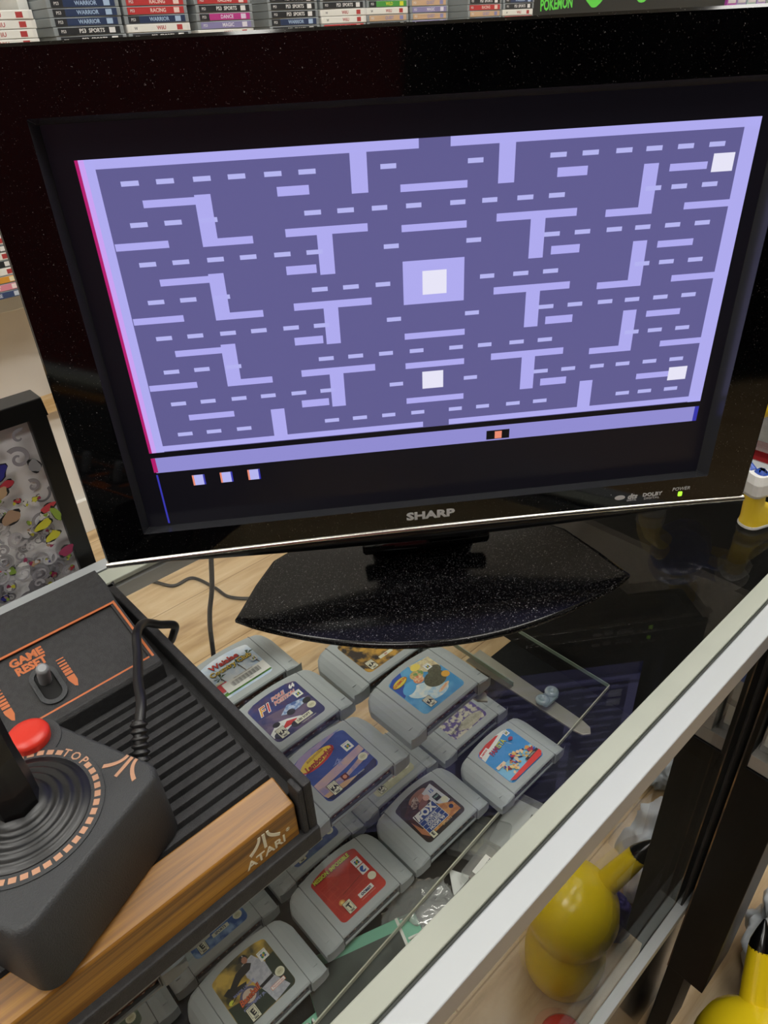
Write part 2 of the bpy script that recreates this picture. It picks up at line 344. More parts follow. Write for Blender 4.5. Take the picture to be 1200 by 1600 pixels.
# vertical pieces: plain stubs, T-shapes and hooks, laid out anew
for x in (-44,41): r_(x,x+9.5,290,312,E_w)
r_(-107,-98,141,161,E_w); r_(104,113,141,161,E_w)
for z in (268,224.5,181):
    r_(-132,-123,z-1,z+27,E_w); r_(-123,-103,z-1,z+3.2,E_w)         # hooks opening right
    r_(-84,-36,z+1,z+5.5,E_w); r_(-66,-57,z-22,z+1,E_w)             # T with a middle stem
    r_(41,90,z+1,z+5.5,E_w); r_(62,71,z-22,z+1,E_w)
    r_(128,137,z-1,z+27,E_w); r_(108,128,z-1,z+3.2,E_w)
for z in (292,248.5,204.5,160.5): r_(-160.5,-131,z-2,z+2,E_w); r_(137+7,160+7,z-2,z+2,E_w)
for z in (293.8,250,206,163): r_(-86,-68,z-2.6,z+2.4,E_w); r_(76,94,z-2.6,z+2.4,E_w)
for z in (291,269,203,183,158): r_(-16,23,z-2,z+2,E_w)
rows = [303,281.4,259.5,237.4,215,193,171,149]
for k, z in enumerate(rows):
    L_ = [-170,-151] + ([-131] if k%2==1 else [-131,-112,-92,-73] if k%2==0 else [])
    L_ += [-72,-53] if k%2 else []
    for x in L_: r_(x,x+9.6,z-1.3,z+1.3,E_d)
    R_ = [147,166] + ([131] if k%2 else [71,90,110,128])
    R_ += [53,72] if k%2 else []
    for x in R_: r_(x,x+9.6,z-1.3,z+1.3,E_d)
    for x in ([-28,22] if k%2==0 else [-34,-14,12,31]): r_(x+1,x+10,z-1.3,z+1.3,E_d)
r_(-16,22,223.5,250,E_w,.12); r_(-4,11,229,243.5,E_hot,.2)
r_(-5,9,166,178,E_hot,.2)
r_(170,183,288,298,E_hot,.22); r_(167,180,155.5,165,E_hot,.22)
r_(-190,195,121.5,133,E_b2,.1); r_(-191.4,-188.6,122,133,E_pink,.2); r_(192,195,121.5,133,E_blue,.12)
r_(40,56.5,122.6,129.5,E_blk,.2); r_(46,51,123,128.6,E_or,.26)
for x in (-167,-148,-129): r_(x,x+8.5,109,117,E_d,.12); r_(x,x+1.2,109,117,E_or,.2); r_(x+7.4,x+8.5,109,117,E_blue,.2)
r_(-190.6,-189.4,80,120,E_blue,.1)
b.build('screen_picture', tv)

# ------------------------------------------------------------ game console
con = thing('game_console', 'black ribbed video game console with a woodgrain front on the glass counter', 'game console', CT(-202,103,.8), A36)
XL = -349
b = MB(); b.box(XL,0,3,205,4,38,M_atari); b.box(XL,0,200,219,4,44,M_atari); b.build('lower_body', con, 1)
b = MB(); b.box(-5.5,0,-7,221,0,50,M_atari); b.box(-9,-5.5,-7,3,0,49,M_atari); b.box(XL,XL+4.5,-7,221,0,50,M_atari); b.box(XL,0,-9,3,0,12.5,M_atari); b.box(XL,0,216,221,0,50,M_atari); b.build('outer_rim', con, 1.2)
b = MB(); b.loft([[(x,-1,11),(x,-4.5,12),(x,-4.5,37.5),(x,-3.6,39),(x,14,43.2),(x,14,11)] for x in (XL+6,-10.5)], M_wood1, smooth=False); b.build('wood_panel', con, .8)
b = MB(); b.box(XL+5,-9,14,122,30,39.0,M_atari)
for i in range(13):
    y = 16+i*8.15; b.loft([[(x,y,38.8),(x,y+.8,42.6),(x,y+5.2,42.6),(x,y+6,38.8)] for x in (XL+6,-11)], M_atari, smooth=False)
b.build('ribbed_deck', con, .4)
b = MB(); pf = [(119,36),(119,53),(121,55.5),(129,56.5),(129.6,54.8),(173,69.0),(174,71.5),(178,75),(184,80),(198,82),(203,78),(206,36)]
b.loft([[(x,y,z) for y,z in pf] for x in (XL+22,-18)], M_atari, smooth=False)
# right end frame of the control panel
b.loft([[(x,y,z) for y,z in [(119,36),(119,53),(121,55.5),(129,56.8),(174,71.3),(178,75),(184,80),(198,82),(203,78),(206,36)]] for x in (-19,-14.5)], M_atari, smooth=False)
b.build('control_hood', con, .5)
def pz(y): return 54.8+(y-129.6)*(69.0-54.8)/(173-129.6)
sl = math.atan2(14.2, 43.4)
MP = Matrix.Translation((0,129.6,54.8)) @ Matrix.Rotation(sl,4,'X')   # panel plane: x, v (up the slope)
b = MB(); hw = 43.4/math.cos(sl)
b.box(XL+24,-16,-2.4,-1.0,1.4,2.2,M_orange,MP); b.box(XL+24,-16,hw-.2,hw+1.2,1.6,2.4,M_orange,MP); b.box(-17.4,-16,-2.4,hw+1.3,1.5,2.5,M_orange,MP); b.build('orange_outline', con)
b = MB(); b.text('GAME', -75, 40.0, 7.4, M_orange, MP, z=.1, bold=.35, ext=.05, sx=.98); b.text('RESET', -75, 33.4, 7.4, M_orange, MP, z=.1, bold=.35, ext=.05, sx=.90)
# the marks run down the slope as tapering bars
def marks(x):
    for k in range(6):
        y = 28-k*2.4; b.box(x-2.3,x+2.2,y,y+.7+k*.24,.05,.16,M_orange,MP)
    b.prism([(x-2.3,15),(x-2.3,12.4),(x-.8,7.5),(x+.6,6.4),(x+2.2,10.5),(x+2.2,15)],.05,.16,M_orange,MP)
marks(-60.5); marks(-97)
b.build('printed_marks', con)
for xs_ in (-73, -111):
    b = MB(); O = [(xs_+x,16+y) for x,y in rrect(-7.8,7.8,-13.5,13.5,7.7,6)]; I = [(xs_+x,16+y) for x,y in rrect(-5.2,5.2,-10.8,10.8,5.1,6)]
    n_ = len(O); b.loft([[(x,y,0) for x,y in O],[(x,y,1.6) for x,y in O],[(x,y,1.6) for x,y in I],[(x,y,.1) for x,y in I]], M_joy, MP, caps=False, smooth=False)
    b.flat(I, .1, mat('slot_black','050505',.8), MP); so = b.build('switch_slot', con)
    b = MB(); b.lathe([(3.6,0),(3.6,15),(3.2,16.6),(2.2,17.2)], mat('silver_lever','8f9193',.6,metal=.3), MP @ Matrix.Translation((xs_,20,.2)) @ Matrix.Rotation(.12,4,'X'), 24); b.build('toggle_lever', so)
M_logoc = mat('cream_print','ddd6bc',.5)
def fuji(b, cx, cy, s, m, M, z=.05, rot=0):
    T = M @ Matrix.Translation((cx,cy,z)) @ Matrix.Rotation(rot,4,'Z') @ Matrix.Scale(s,4)
    b.prism([(-.75,0),(.75,0),(.75,10),(-.75,10)],0,.3/s,m,T)
    for sg in (-1,1):
        c1 = [(1.6+ (k/8)**2.2*6.2, 10-k/8*9.2) for k in range(9)]; c2 = [(3.0+(k/8)**2.2*5.4, 10-k/8*7.4) for k in range(9)]
        pts = [(sg*x,y) for x,y in c1]+[(sg*x,y) for x,y in reversed(c2)]
        if sg<0: pts = pts[::-1]
        b.prism(pts,0,.3/s,m,T)
MW = Matrix(((1,0,0,0),(0,0,-1,-4.55),(0,1,0,2),(0,0,0,1)))
b = MB(); fuji(b,-31,21.5,1.12,M_logoc,MW); b.text('ATARI', -31, 16.6, 8.2, M_logoc, MW, bold=.15, sx=1.05, ext=.06); b.text('®', -17, 21.5, 3.5, M_logoc, MW, ext=.05); b.build('maker_logo', con)

# ------------------------------------------------------------ joystick
jr = A36+math.radians(22.3)-PI/2
joy = thing('joystick', 'black joystick with a red button lying on the ribbed console', 'joystick', CT(-315.5,57,43.7), jr)
b = MB(); H = 45
def rl(h, r, z): return [(x,y,z) for x,y in rrect(-h,h,-h,h,r,8)]
b.loft([rl(42,8.5,.2),rl(43,9,1.2),rl(42.2,8.8,H-3.2),rl(42.0,8.8,H-2.6)], M_joy, caps=True); b.loft([rl(42.0,8.8,H-2.6),rl(41.6,8.6,H-1.2),rl(40.6,8,H-.2),rl(40.0,7.8,H)], M_joy); b.build('base', joy)
b = MB(); T0 = Matrix.Translation((0,-2,H-.2))
b.prism(arc(0,0,35,0,2*PI,56)[:-1],0,.9,M_joy,T0,True); b.prism(arc(-27,28,14,0,2*PI,40)[:-1],0,.95,M_joy,Matrix.Translation((0,0,H-.2)),True)
b.build('raised_bezel', joy, .3)
b = MB(); b.lathe([(29,.7),(28.8,1.6),(27,1.2),(26,2.6),(24.5,3.2),(23,2.4),(21.8,4.0),(20.2,4.8),(18.6,3.8),(17.4,5.6),(15.8,6.4),(14.4,5.2),(13.2,7.2),(11,8.6),(8,9)], M_rub, T0, 56); b.build('rubber_boot', joy)
b = MB(); b.loft([[(r*math.cos(PI/4*k+PI/8), r*math.sin(PI/4*k+PI/8), z) for k in range(8)] for r,z in ((10,8),(10,22),(9,40),(8.6,82),(7,90))], mat('stick_black','0d0d0e',.25), T0, smooth=False); b.build('stick', joy)
b = MB(); b.lathe([(9.6,0),(10,3.2),(9.6,4.6),(8.2,5.6),(5,6.4),(1,6.6)], M_red, Matrix.Translation((-28,28.5,H+.6)), 40); b.build('fire_button', joy)
b = MB()
for k in range(44):
    a = 2*PI*k/44
    if abs((a-PI/2+PI) % (2*PI)-PI) < .27: continue
    if abs((a-math.radians(135)+PI) % (2*PI)-PI) < 0.0: continue
    wd = 1.55 if k not in (33,) else 2.6
    b.box(-wd,wd,-1.3,1.3,.92,1.02,M_peach,T0 @ Matrix.Rotation(a,4,'Z') @ Matrix.Translation((31.8,0,0)) @ Matrix.Rotation(PI/2,4,'Z'))
for ch, da in (('T',.17),('O',0),('P',-.17)):
    b.text(ch, 0, 0, 6.0, M_peach, T0 @ Matrix.Rotation(da,4,'Z') @ Matrix.Translation((0,32,.95)), bold=.1, ext=.05)
fuji(b, 25, 29, 1.15, M_peach, Matrix.Translation((0,0,H)), .02)
b.build('printed_marks', joy)
# cord with ribbed strain relief
Rinv = Matrix.Rotation(-jr,4,'Z'); jl = joy.location
def tj(t_,n_,z_):
    v = Rinv @ (CT(t_,n_,z_)-jl); return v*1000
con0 = con.location
cordP = [tj(-262,56,82),tj(-258,50,87),tj(-250,38,90),tj(-244,22,88),tj(-234,0,84),tj(-225,-20,82),tj(-214,-37,72),tj(-203,-44,59),tj(-193,-47,50),tj(-192,-54,38),tj(-192,-70,18),tj(-194,-95,5),tj(-200,-130,3)]
b = MB(); b.tube(catmull(cordP,8), 2.7, M_cable, 12); cord = b.build('cord', joy)
b = MB(); p0, p1 = cordP[0]+Vector((0,0,-2)), cordP[1]; d = (p1-p0)
pp = []; rr = []
for k in range(24):
    pp.append(p0+d*(-.5+k/12)); rr.append(4.3 if k%4<2 else 3.2)
b.tube(pp, rr, M_cable, 14); b.build('strain_relief', joy)

# ------------------------------------------------------------ cartridges
def cart_body():
    b = MB(); xs = [-58,-57.2,-55.5,-52,-47,-42,-38.6,-38.0,-37.4,-36.01,-36,-24,-12,0,12,24,36,36.01,37.4,38.0,38.6,42,47,52,55.5,57.2,58]
    loops = []
    for x in xs:
        ax = abs(x)
        y1 = 75-3.6*(ax/37)**2 if ax <= 38 else 71.2-(ax-38)*.12-((max(0,ax-46)/12)**2.6)*11
        zt = 18.6 if ax < 37.6 else (17.5 if ax < 38.3 else 18.2-((ax-38)/20)**2.4*9.5)
        y0 = 0 if ax < 38.2 else -1.6+ (1.5*(max(0,ax-50)/8)**2)
        e = 1.4
        sl_ = ax <= 36.005 and not (abs(ax-36.01) < 1e-4)
        yy = 6 if sl_ else y0
        loops.append([(x,y0,1.2),(x,y0,3.5),(x,yy,3.5),(x,yy,15.2),(x,y0,15.2),(x,y0,zt-e),(x,y0+e,zt),(x,y1-3,zt),(x,y1-.8,zt-1),(x,y1,zt-3),(x,y1,2),(x,y1-1,0),(x,y0+1,0)])
    b.loft(loops, M_grey, smooth=False)
    # moulded thumb marks low on the wings
    for s in (-1,1):
        b.box(s*49-3.4,s*49+3.4,9,10,16.9-1.2,16.75,M_grey)
    return b
def seams():
    b = MB()
    for s in (-1,1): b.box(s*38-.35,s*38+.35,-.2,71.2,17.0,17.75,M_greyd); b.box(s*36.8-.5,s*36.8+.5,-.3,.4,3,15.5,M_greyd)
    return b
def slotm():
    b = MB(); b.box(-35.9,35.9,3.8,5.9,3.6,15.1,M_slot)
    for x in (-30,-21,-12,-3,6,15,24,32): b.box(x-2.6,x+1.6,2.6,3.9,7,9.4,M_slot); b.box(x-1,x+.8,2.2,2.7,7.8,8.6,M_pin)
    b.box(-35.5,35.5,1.0,4,5.2,6,M_greyd)
    return b
cb, cs, csl = cart_body(), seams(), slotm()
pb = cb.build('shell'); ps = cs.build('seam'); pl_ = csl.build('contact_slot')
proto_used = [False]
LAB = [( -28,9)]
def label_outline(w=29.5, y0=9, y1=63, archh=3.4, r=5):
    P = arc(w-r,y0+r,r,1.5*PI,2*PI,5)
    P += arc(w-4,y1-4,4,0,PI*.42,4)
    P += [(w*.7-(w*1.4)*k/10, y1+archh*(1-((k-5)/5*.72)**2)) for k in range(11)]
    P += arc(-w+4,y1-4,4,PI*.58,PI,4)
    P += arc(-w+r,y0+r,r,PI,1.5*PI,5)
    return P
def clipx(x): return max(-29,min(29,x))
class Lab(MB):
    def __init__(s, m, small=False):
        super().__init__(); s.k = 0
        s.prism(label_outline(), 18.55, 18.72, m)
    def z(s): s.k += 1; return 18.72+.03*s.k
    def R(s, x, y, w_, h, m, rot=0):
        z = s.z(); c, q = math.cos(rot), math.sin(rot)
        s.flat([(x+a*c-d_*q, y+a*q+d_*c) for a, d_ in ((-w_/2,-h/2),(w_/2,-h/2),(w_/2,h/2),(-w_/2,h/2))], z, m)
    def P(s, pts, m): s.flat(pts, s.z(), m)
    def E(s, x, y, a, c, m, rot=0, n=20):
        z = s.z(); cr, q = math.cos(rot), math.sin(rot)
        s.flat([(x+a*math.cos(2*PI*i/n)*cr-c*math.sin(2*PI*i/n)*q, y+a*math.cos(2*PI*i/n)*q+c*math.sin(2*PI*i/n)*cr) for i in range(n)], z, m)
    def T(s, t, x, y, size, m, **k): s.text(t, x, y, size, m, z=s.z(), ext=.012, **k)
    def star(s, x, y, r, m):
        z = s.z(); s.flat([(x+(r if i%2 else r*.86)*math.cos(PI*i/20), y+(r*.9 if i%2 else r*.77)*math.sin(PI*i/20)) for i in range(40)], z, m)
def C_(h, **k): return mat('ink_'+h, h, .45, **k)
ik = C_('15151a'); cream = C_('dcdcc4'); wht = C_('e4e6e2'); yel = C_('e6c63c'); red = C_('c8352c'); navy = C_('1b2350'); blue = C_('2c55a8')
def rating(l, x, y, t): 
    l.R(x, y, 9.6, 13, ik); l.R(x, y, 8.8, 12.2, cream); l.R(x, y, 7.2, 7.2, ik); l.R(x, y, 6.6, 6.6, cream)
    l.T(t, x, y, 7.5 if len(t)==1 else 5.2, ik, bold=.35, rot=.25 if len(t)>1 else .15)
    l.T({'KA':'KIDS TO ADULTS','E':'EVERYONE','T':'TEEN'}[t], x, y+4.9, 1.5, ik); l.T('ESRB', x, y-4.9, 1.9, ik, bold=.1)
def nlogo(l, x, y, s=1):
    l.R(x, y, 8.6*s, 9*s, wht); 
    for dx, dy, c in ((-1.3,-.9,'2f8a4a'),(1.3,-.9,'2d55a0'),(-1.3,1.0,'3a62b0'),(1.3,1.0,'2f8a4a'),(0,0,'d0a030')): l.R(x+dx*s, y+(dy-.6)*s, 2.0*s, 2.2*s, C_(c), .35)
    l.T('NINTENDO 64', x, y+3.2*s, 1.1*s, ik)
def seal(l, x, y): l.star(x, y, 5.0, cream); l.E(x, y, 3.3, 2.6, C_('c9c8a8')); l.T('SEAL', x, y, 1.8, C_('8a8a60'))

def L_golf():
    l = Lab(C_('b9cfe6', col2='dfe7ee', scale=60)); 
    l.P([(-29,12),(29,12),(29,20),(10,17),(-10,18),(-29,16)], C_('5f9a3c', col2='3c6b2c', scale=300))
    for x0, y0, s in ((6,44,1),(-18,38,.8),(22,48,.9)):
        for k in range(7):
            a = k*2*PI/7+.3; l.P([(x0,y0),(x0+9*s*math.cos(a)+1,y0+6*s*math.sin(a)),(x0+7*s*math.cos(a)-1.4,y0+6*s*math.sin(a)+1.6)], C_('37513c'))
        l.P([(x0-.6,y0),(x0+.6,y0),(x0+4,y0-26*s),(x0+3,y0-26*s)], C_('5a5048'))
    l.T('Waialae', -3, 55, 10.5, ik, bold=.5); l.T('Waialae', -3, 55.3, 10.5, red, bold=.1)
    l.T('Country Club', 0, 46, 9.6, ik, bold=.5, sx=.92); l.T('Country Club', 0, 46.3, 9.6, yel, bold=.1, sx=.92)
    l.R(-22,24,12,12,C_('c4424a')); l.R(-23,32,8,3,cream)
    l.R(3,21,52,15,wht,.0)
    for k in range(26): l.R(-14+k*1.35,21.5,.35+.55*((k*7)%3)/2,7,ik)
    l.T('PRE-OWNED CARTRIDGE', 3, 27, 2.0, ik); l.T('46017', 6, 15.6, 2.2, ik); nlogo(l, 23, 37, .8)
    return l
def L_f1():
    l = Lab(C_('2c2f5e', col2='6a5a72', scale=45))
    l.P([(-29,45),(29,36),(29,60),(20,65),(-20,65),(-29,60)], C_('22306e', col2='4a3a62', scale=90))
    l.T('F1', -16, 51, 15, wht, bold=.8, shear=.4); l.T('F1', -16, 51, 15, red, bold=.2, shear=.4); l.T('F', -20, 51, 13, yel, bold=-.1, shear=.4)
    l.T('POLE', 4, 57, 6.5, wht, bold=.5, shear=.4); l.T('POLE', 4, 57, 6.5, red, bold=.1, shear=.4); l.T('POSITION', 8, 50.5, 6.5, wht, bold=.5, shear=.4, sx=.85); l.T('POSITION', 8, 50.5, 6.5, red, bold=.1, shear=.4, sx=.85); l.T('64', 22, 58, 6.5, wht, bold=.4, shear=.3)
    # racing cars
    l.P([(-29,22),(-16,30),(-6,27),(6,21),(10,17),(-6,18),(-16,15),(-29,16)], wht); l.P([(-18,19),(-8,25),(2,21),(-4,18)], red); l.E(-18,28,4,3,ik); l.E(-23,16,5,4,C_('22242c')); l.E(-3,16,5,4,C_('22242c'))
    l.P([(-8,34),(4,41),(22,37),(26,32),(10,30),(0,30)], C_('6f8fc0', col2='b9c8dc', scale=300)); l.E(2,31,4.5,3.6,C_('22242c')); l.E(22,32,4.5,3.6,C_('22242c')); l.E(10,38,3,2,C_('4a66a0'))
    l.R(7,17,19,5.4,cream); l.T('UBI SOFT', 7, 17, 3.6, ik, bold=.12); l.T('LICENSED BY NINTENDO', 10, 12, 1.5, cream)
    nlogo(l, 21, 45, .95); seal(l, 22, 24); rating(l, -19, 16.5, 'KA'); return l
def L_lam():
    l = Lab(C_('2c4184', col2='34509c', scale=40))
    l.P([(-29,56),(29,65),(10,66.4),(-20,65),(-29,61)], C_('a58fb0', col2='7d84b8', scale=90)); l.P([(-29,44),(-4,66),(-20,65),(-29,60)], C_('a08eb4'))
    l.P([(-29,32),(29,38),(29,31),(4,27),(-29,24)], C_('c7a9a4', col2='b79cb0', scale=90)); l.P([(-29,26),(0,22),(29,29),(29,23),(-10,17),(-29,18)], C_('c9a590', col2='8d84b0', scale=120)); l.P([(-29,18),(-6,17),(6,14),(-10,9.4),(-26,11)], C_('c9a27c'))
    l.P([(-25,9.3),(25,9.3),(28.5,13),(29,17),(10,14),(-8,12),(-29,14)], C_('1c2246'))
    l.E(-9,52,20,7.2,red,.12); l.E(-10,53,19,6.2,yel,.12)
    l.T('automobili', -9, 57, 4.8, C_('7a2418'), rot=.12, shear=.3); l.T('Lamborghini', -8, 50.6, 8.0, C_('5a1414'), bold=.4, rot=.12, shear=.3, sx=.86); l.T('Lamborghini', -8, 50.9, 8.0, red, rot=.12, shear=.3, sx=.86)
    for k in range(7): l.E(1+k*.8,36+2*math.sin(k*1.7),5-k*.5,.35,C_('8d9ad0'),k*.5)
    l.R(-3,20,6.5,6.5,C_('5a1c1c')); l.E(-3,20,2,2,C_('d08a6a')); nlogo(l, 20, 44, 1.05); seal(l, 22.5, 25); rating(l, -17, 17.5, 'KA'); l.T('LICENSED BY NINTENDO', 6, 13.5, 1.5, cream); return l
def L_c5():
    l = Lab(C_('3f8fc6', col2='5fa8d4', scale=60)); l.P([(-29,50),(-29,60),(-20,65),(-8,66),(-16,52),(-22,42),(-29,38)], C_('2c4da8'))
    l.E(-8,33,16,9,C_('c3dce4', col2='e4eae2', scale=200),-.3); l.E(2,22,14,7,C_('a5cde2', col2='d6e2e2', scale=200)); l.E(-16,44,10,6,C_('56a8dc'),.4)
    l.P([(4,66.4),(29,62),(29,44),(20,40),(12,48),(4,56)], C_('d8cfa0', col2='b9a888', scale=220))
    l.E(2,52,8,6,C_('6f9a5a', col2='d8b070', scale=400)); l.E(-1,46,6,5,C_('d87a50', col2='e6c8a0', scale=400)); l.E(8,60,6,4.4,C_('e4d060'))
    l.E(12,35,13,10,C_('4a4a38', col2='5a5a44', scale=500)); l.E(20,44,8,6,C_('4a4a38'))
    l.E(-18,56,10.5,4.4,C_('8a6a20'),.15); l.E(-18,56.2,9.8,3.9,C_('d8c84a'),.15); l.T('GOEMON', -18, 56.4, 4.2, red, rot=.15, bold=.15)
    l.star(24,32,5,C_('e0a83c')); l.E(10,21,9,2,C_('e8c8a0'),.2); l.T('KONAMI', 10, 21, 2.6, C_('d85030'), rot=.2); nlogo(l, 18, 52, .85); rating(l, -14, 18, 'KA'); return l
def L_nam():
    l = Lab(C_('3b8ed0', col2='3b8ed0'))
    l.P([(-29,48),(29,46),(29,57),(-29,57)], C_('3b8ed0')); l.P([(-29,50),(24,63.5),(20,65.5),(5,66.4),(-10,66.2),(-24,63.4),(-28.5,60)], wht); l.P([(-28.5,56),(12,64.5),(8,66.2),(-10,66.2),(-24,63.8),(-28.5,60)], red)
    l.P([(-29,34),(29,30),(29,12),(-29,12)], C_('7fbce0'))
    l.R(-20,59.6,15,4,wht,.2); l.T('namco', -20, 59.6, 4.2, red, rot=.2, bold=.15); l.T('FAMISTA', -3, 53, 9.0, ik, bold=.5, rot=.12, sx=.8); l.T('FAM', -10, 52.4, 9.0, C_('c03a5a'), bold=.1, rot=.12, sx=.8); l.T('ISTA', 4.2, 54.1, 9.0, C_('d8d83c'), bold=.1, rot=.12, sx=.8)
    nlogo(l, 21, 60, .8)
    rr_ = random.Random(3)
    for k in range(70):
        x = rr_.uniform(-20,27); y = rr_.uniform(15,31)+max(0,8-abs(x-2))*1.1; l.E(x, y, rr_.uniform(1.2,3.2), rr_.uniform(1,2.4), C_(rr_.choice(['e0b45c','d89a4c','2b2c66','b02c40','e8d088','7a3424','e6c8a0','3148a0'])), rr_.uniform(0,3), 8)
    l.E(17,50,3.4,2.4,C_('9a3450')); l.R(10,47,.4,7,cream,.5); l.R(-21,33,14,4,C_('e6d0b0')); l.T('64', -21, 33, 3.4, red)
    l.P([(-24,9.3),(24,9.3),(28.6,13),(29,17),(-29,13.4)], C_('d8392f')); l.R(17,18,22,3.4,C_('2b2b2e'),.04); l.T('BASEBALL', 17, 18, 2.6, cream, rot=.04); return l
def L_fox():
    l = Lab(C_('2a2220', col2='382c2a', scale=120)); l.P([(-26,14),(26,14),(26,57),(-10,60),(-26,50)], C_('4a2c28', col2='3a2424', scale=150))
    l.E(2,58,14,5,C_('9a6a58'),.1); l.E(6,52,8,6,C_('b07a66')); l.E(0,47,9,4,C_('8a5a50'),.4); l.E(-6,54,8,4,C_('5a3a34', col2='c8b4a4', scale=500),.6)
    l.P([(8,57),(24,60),(26,30),(16,28),(9,42)], C_('cfd2d8')); l.T('15', 18, 52, 6, blue, bold=.2, rot=-.1); l.E(8,50,4,3.6,C_('d8a898'))
    l.P([(4,40),(26,26),(26,14),(-22,14),(-26,24),(-8,30)], C_('d8a05c', col2='b87440', scale=150)); l.P([(-27,22),(-22,14),(-19,14),(-26,40)], C_('b87a58'))
    l.R(-5,30,31,26,wht); l.R(-5,30,30,25,C_('27458c')); l.P([(-20,42.5),(-13,42.5),(-17,34),(-20,34)], wht); l.P([(-19,42.5),(-17.6,42.5),(-19.4,34),(-20,34)], ik)
    l.T('FOX', -4, 38, 11.5, wht, bold=.6)
    for k, t in enumerate(('SPORTS','COLLEGE',"HOOPS '99")): l.R(-5,32.4-k*5,30,.4,wht); l.T(t, -5, 29.8-k*5, 4.6, wht, bold=.18)
    l.R(17,42,8,8,ik); l.T('N64', 17, 43, 3.4, C_('8ab0a0'), bold=.1); l.E(21,34,4.4,4,cream); l.E(20,23,2.8,2.6,navy); l.T('SPORTS', 4, 14, 4, C_('e8d0a0')); l.R(-18,13.5,7.5,8,ik); l.R(-18,13.5,6.8,7.3,cream); l.T('E', -18, 13.8, 5.5, ik, bold=.3); return l
def L_mi():
    l = Lab(C_('c03a30', col2='b0322c', scale=60)); 
    for k in range(7): l.R(-24+k*7,32,.25,40,C_('cf5a44'),.08); l.R(0,16+k*6,52,.25,C_('cf5a44'),.05)
    l.P([(-4,28),(10,48),(16,50),(22,40),(14,30)], C_('ad2f2b')); l.P([(-14,34),(2,54),(14,58),(4,40)], C_('b8352e'))
    l.R(2,33,26,.5,C_('6a1c1c'),.12)
    l.T('MISSION: IMPOSSIBLE', -3, 60, 6.2, ik, sx=.80, bold=.5); l.T('MISSION: IMPOSSIBLE', -3, 60.2, 6.2, C_('d8d848'), sx=.80, bold=.22)
    l.star(-17,26,3.6,C_('d89a50')); l.star(-17,26,1.8,C_('e8d080'))
    nlogo(l, 21, 48, 1.05); l.R(21,37.5,9,9.6,wht); l.E(21,37.6,3.2,3.6,blue); l.P([(20,36),(24,40.6),(24,36)], wht)
    l.E(23,26,4.6,4.2,cream); l.R(8,18.5,18,5,wht); l.T('ocean', 8, 18.8, 5.4, navy, bold=.2, shear=.2); l.T('LICENSED BY NINTENDO', 8, 13.8, 1.6, C_('e8b0a0')); rating(l, -14, 18, 'T'); return l
def L_bb():
    l = Lab(C_('3a3a24', col2='c8a848', scale=45)); l.P([(8,9.3),(24,9.3),(28.8,13),(29,46),(20,46),(8,30)], C_('26342a')); l.P([(-29,9.4),(10,9.4),(10,26),(-29,34)], C_('26342a'))
    l.P([(0,56),(12,58),(18,44),(17,30),(24,12),(6,9.4),(4,22),(2,30),(-2,44)], C_('b9bcc4', col2='a5a8b4', scale=300)); l.P([(2,30),(17,31),(17,28),(3,27)], ik)
    l.P([(4,56),(-8,54),(-20,46),(-17,42),(-6,47),(4,48),(8,52)], ik); l.P([(-20,48),(-26,46),(-22,38),(-14,38),(-8,36),(-4,42),(-14,44)], C_('1d1c1e'))
    l.E(4,60,4.2,4.2,ik); l.E(4.6,58.4,2.8,3.2,C_('a8745c')); l.R(0.5,60.4,5,1,ik); l.T('B', 5, 62.6, 2.4, wht)
    l.E(-24,36,2.6,2,C_('cfd84a')); l.R(-21,36,7,.8,ik,.4)
    l.E(-9,30,9,8,C_('5a5a78')); l.E(-9,30,6.4,6,C_('c9b8a8')); l.T('MAJOR LEAGUE', -9, 38.4, 3.2, C_('7a84b8'), bold=.1); l.T('Baseball', -9, 29.6, 8, C_('5a1c14'), bold=.5, shear=.3, rot=.12, sx=.85); l.T('Baseball', -9, 29.8, 8, C_('d8683c'), bold=.1, shear=.3, rot=.12, sx=.85); l.T('KEN GRIFFEY JR.', -8, 22.4, 3.2, C_('8a94c8'), bold=.1)
    l.R(16,20,15,3.6,C_('d86a40')); l.R(16,20,14.2,2.9,wht); l.T('Nintendo', 16, 20, 3, C_('c83a28')); nlogo(l, 20, 50, 1.05); seal(l, 23, 27); rating(l, -14, 15.8, 'E'); return l
def L_plain(c1, c2, parts=()):
    l = Lab(C_(c1, col2=c2, scale=90)); rating(l, -19, 17, parts[0]); seal(l, 22, 19); l.R(2,18,18,4,cream); l.T(parts[1], 2, 18, 3.4, C_('a83c3c') if parts[0]!='E' else navy, bold=.1); return l
def L_scuff():
    l = Lab(C_('5a4a86', col2='c8c4b0', scale=160, thr=(.45,.55))); l.E(6,17,20,7,C_('b9b4a0', col2='a8a48e', scale=400)); l.T('NINTENDO', -16, 20, 4, ik, bold=.1, rot=.1); return l
L12, L13 = lambda: L_plain('7a6a50','5a4a3a',('KA','64')), lambda: L_plain('3a5a9a','8aa8d0',('E','SPORTS'))
Tz, Lz = UH+.3, SH+.3
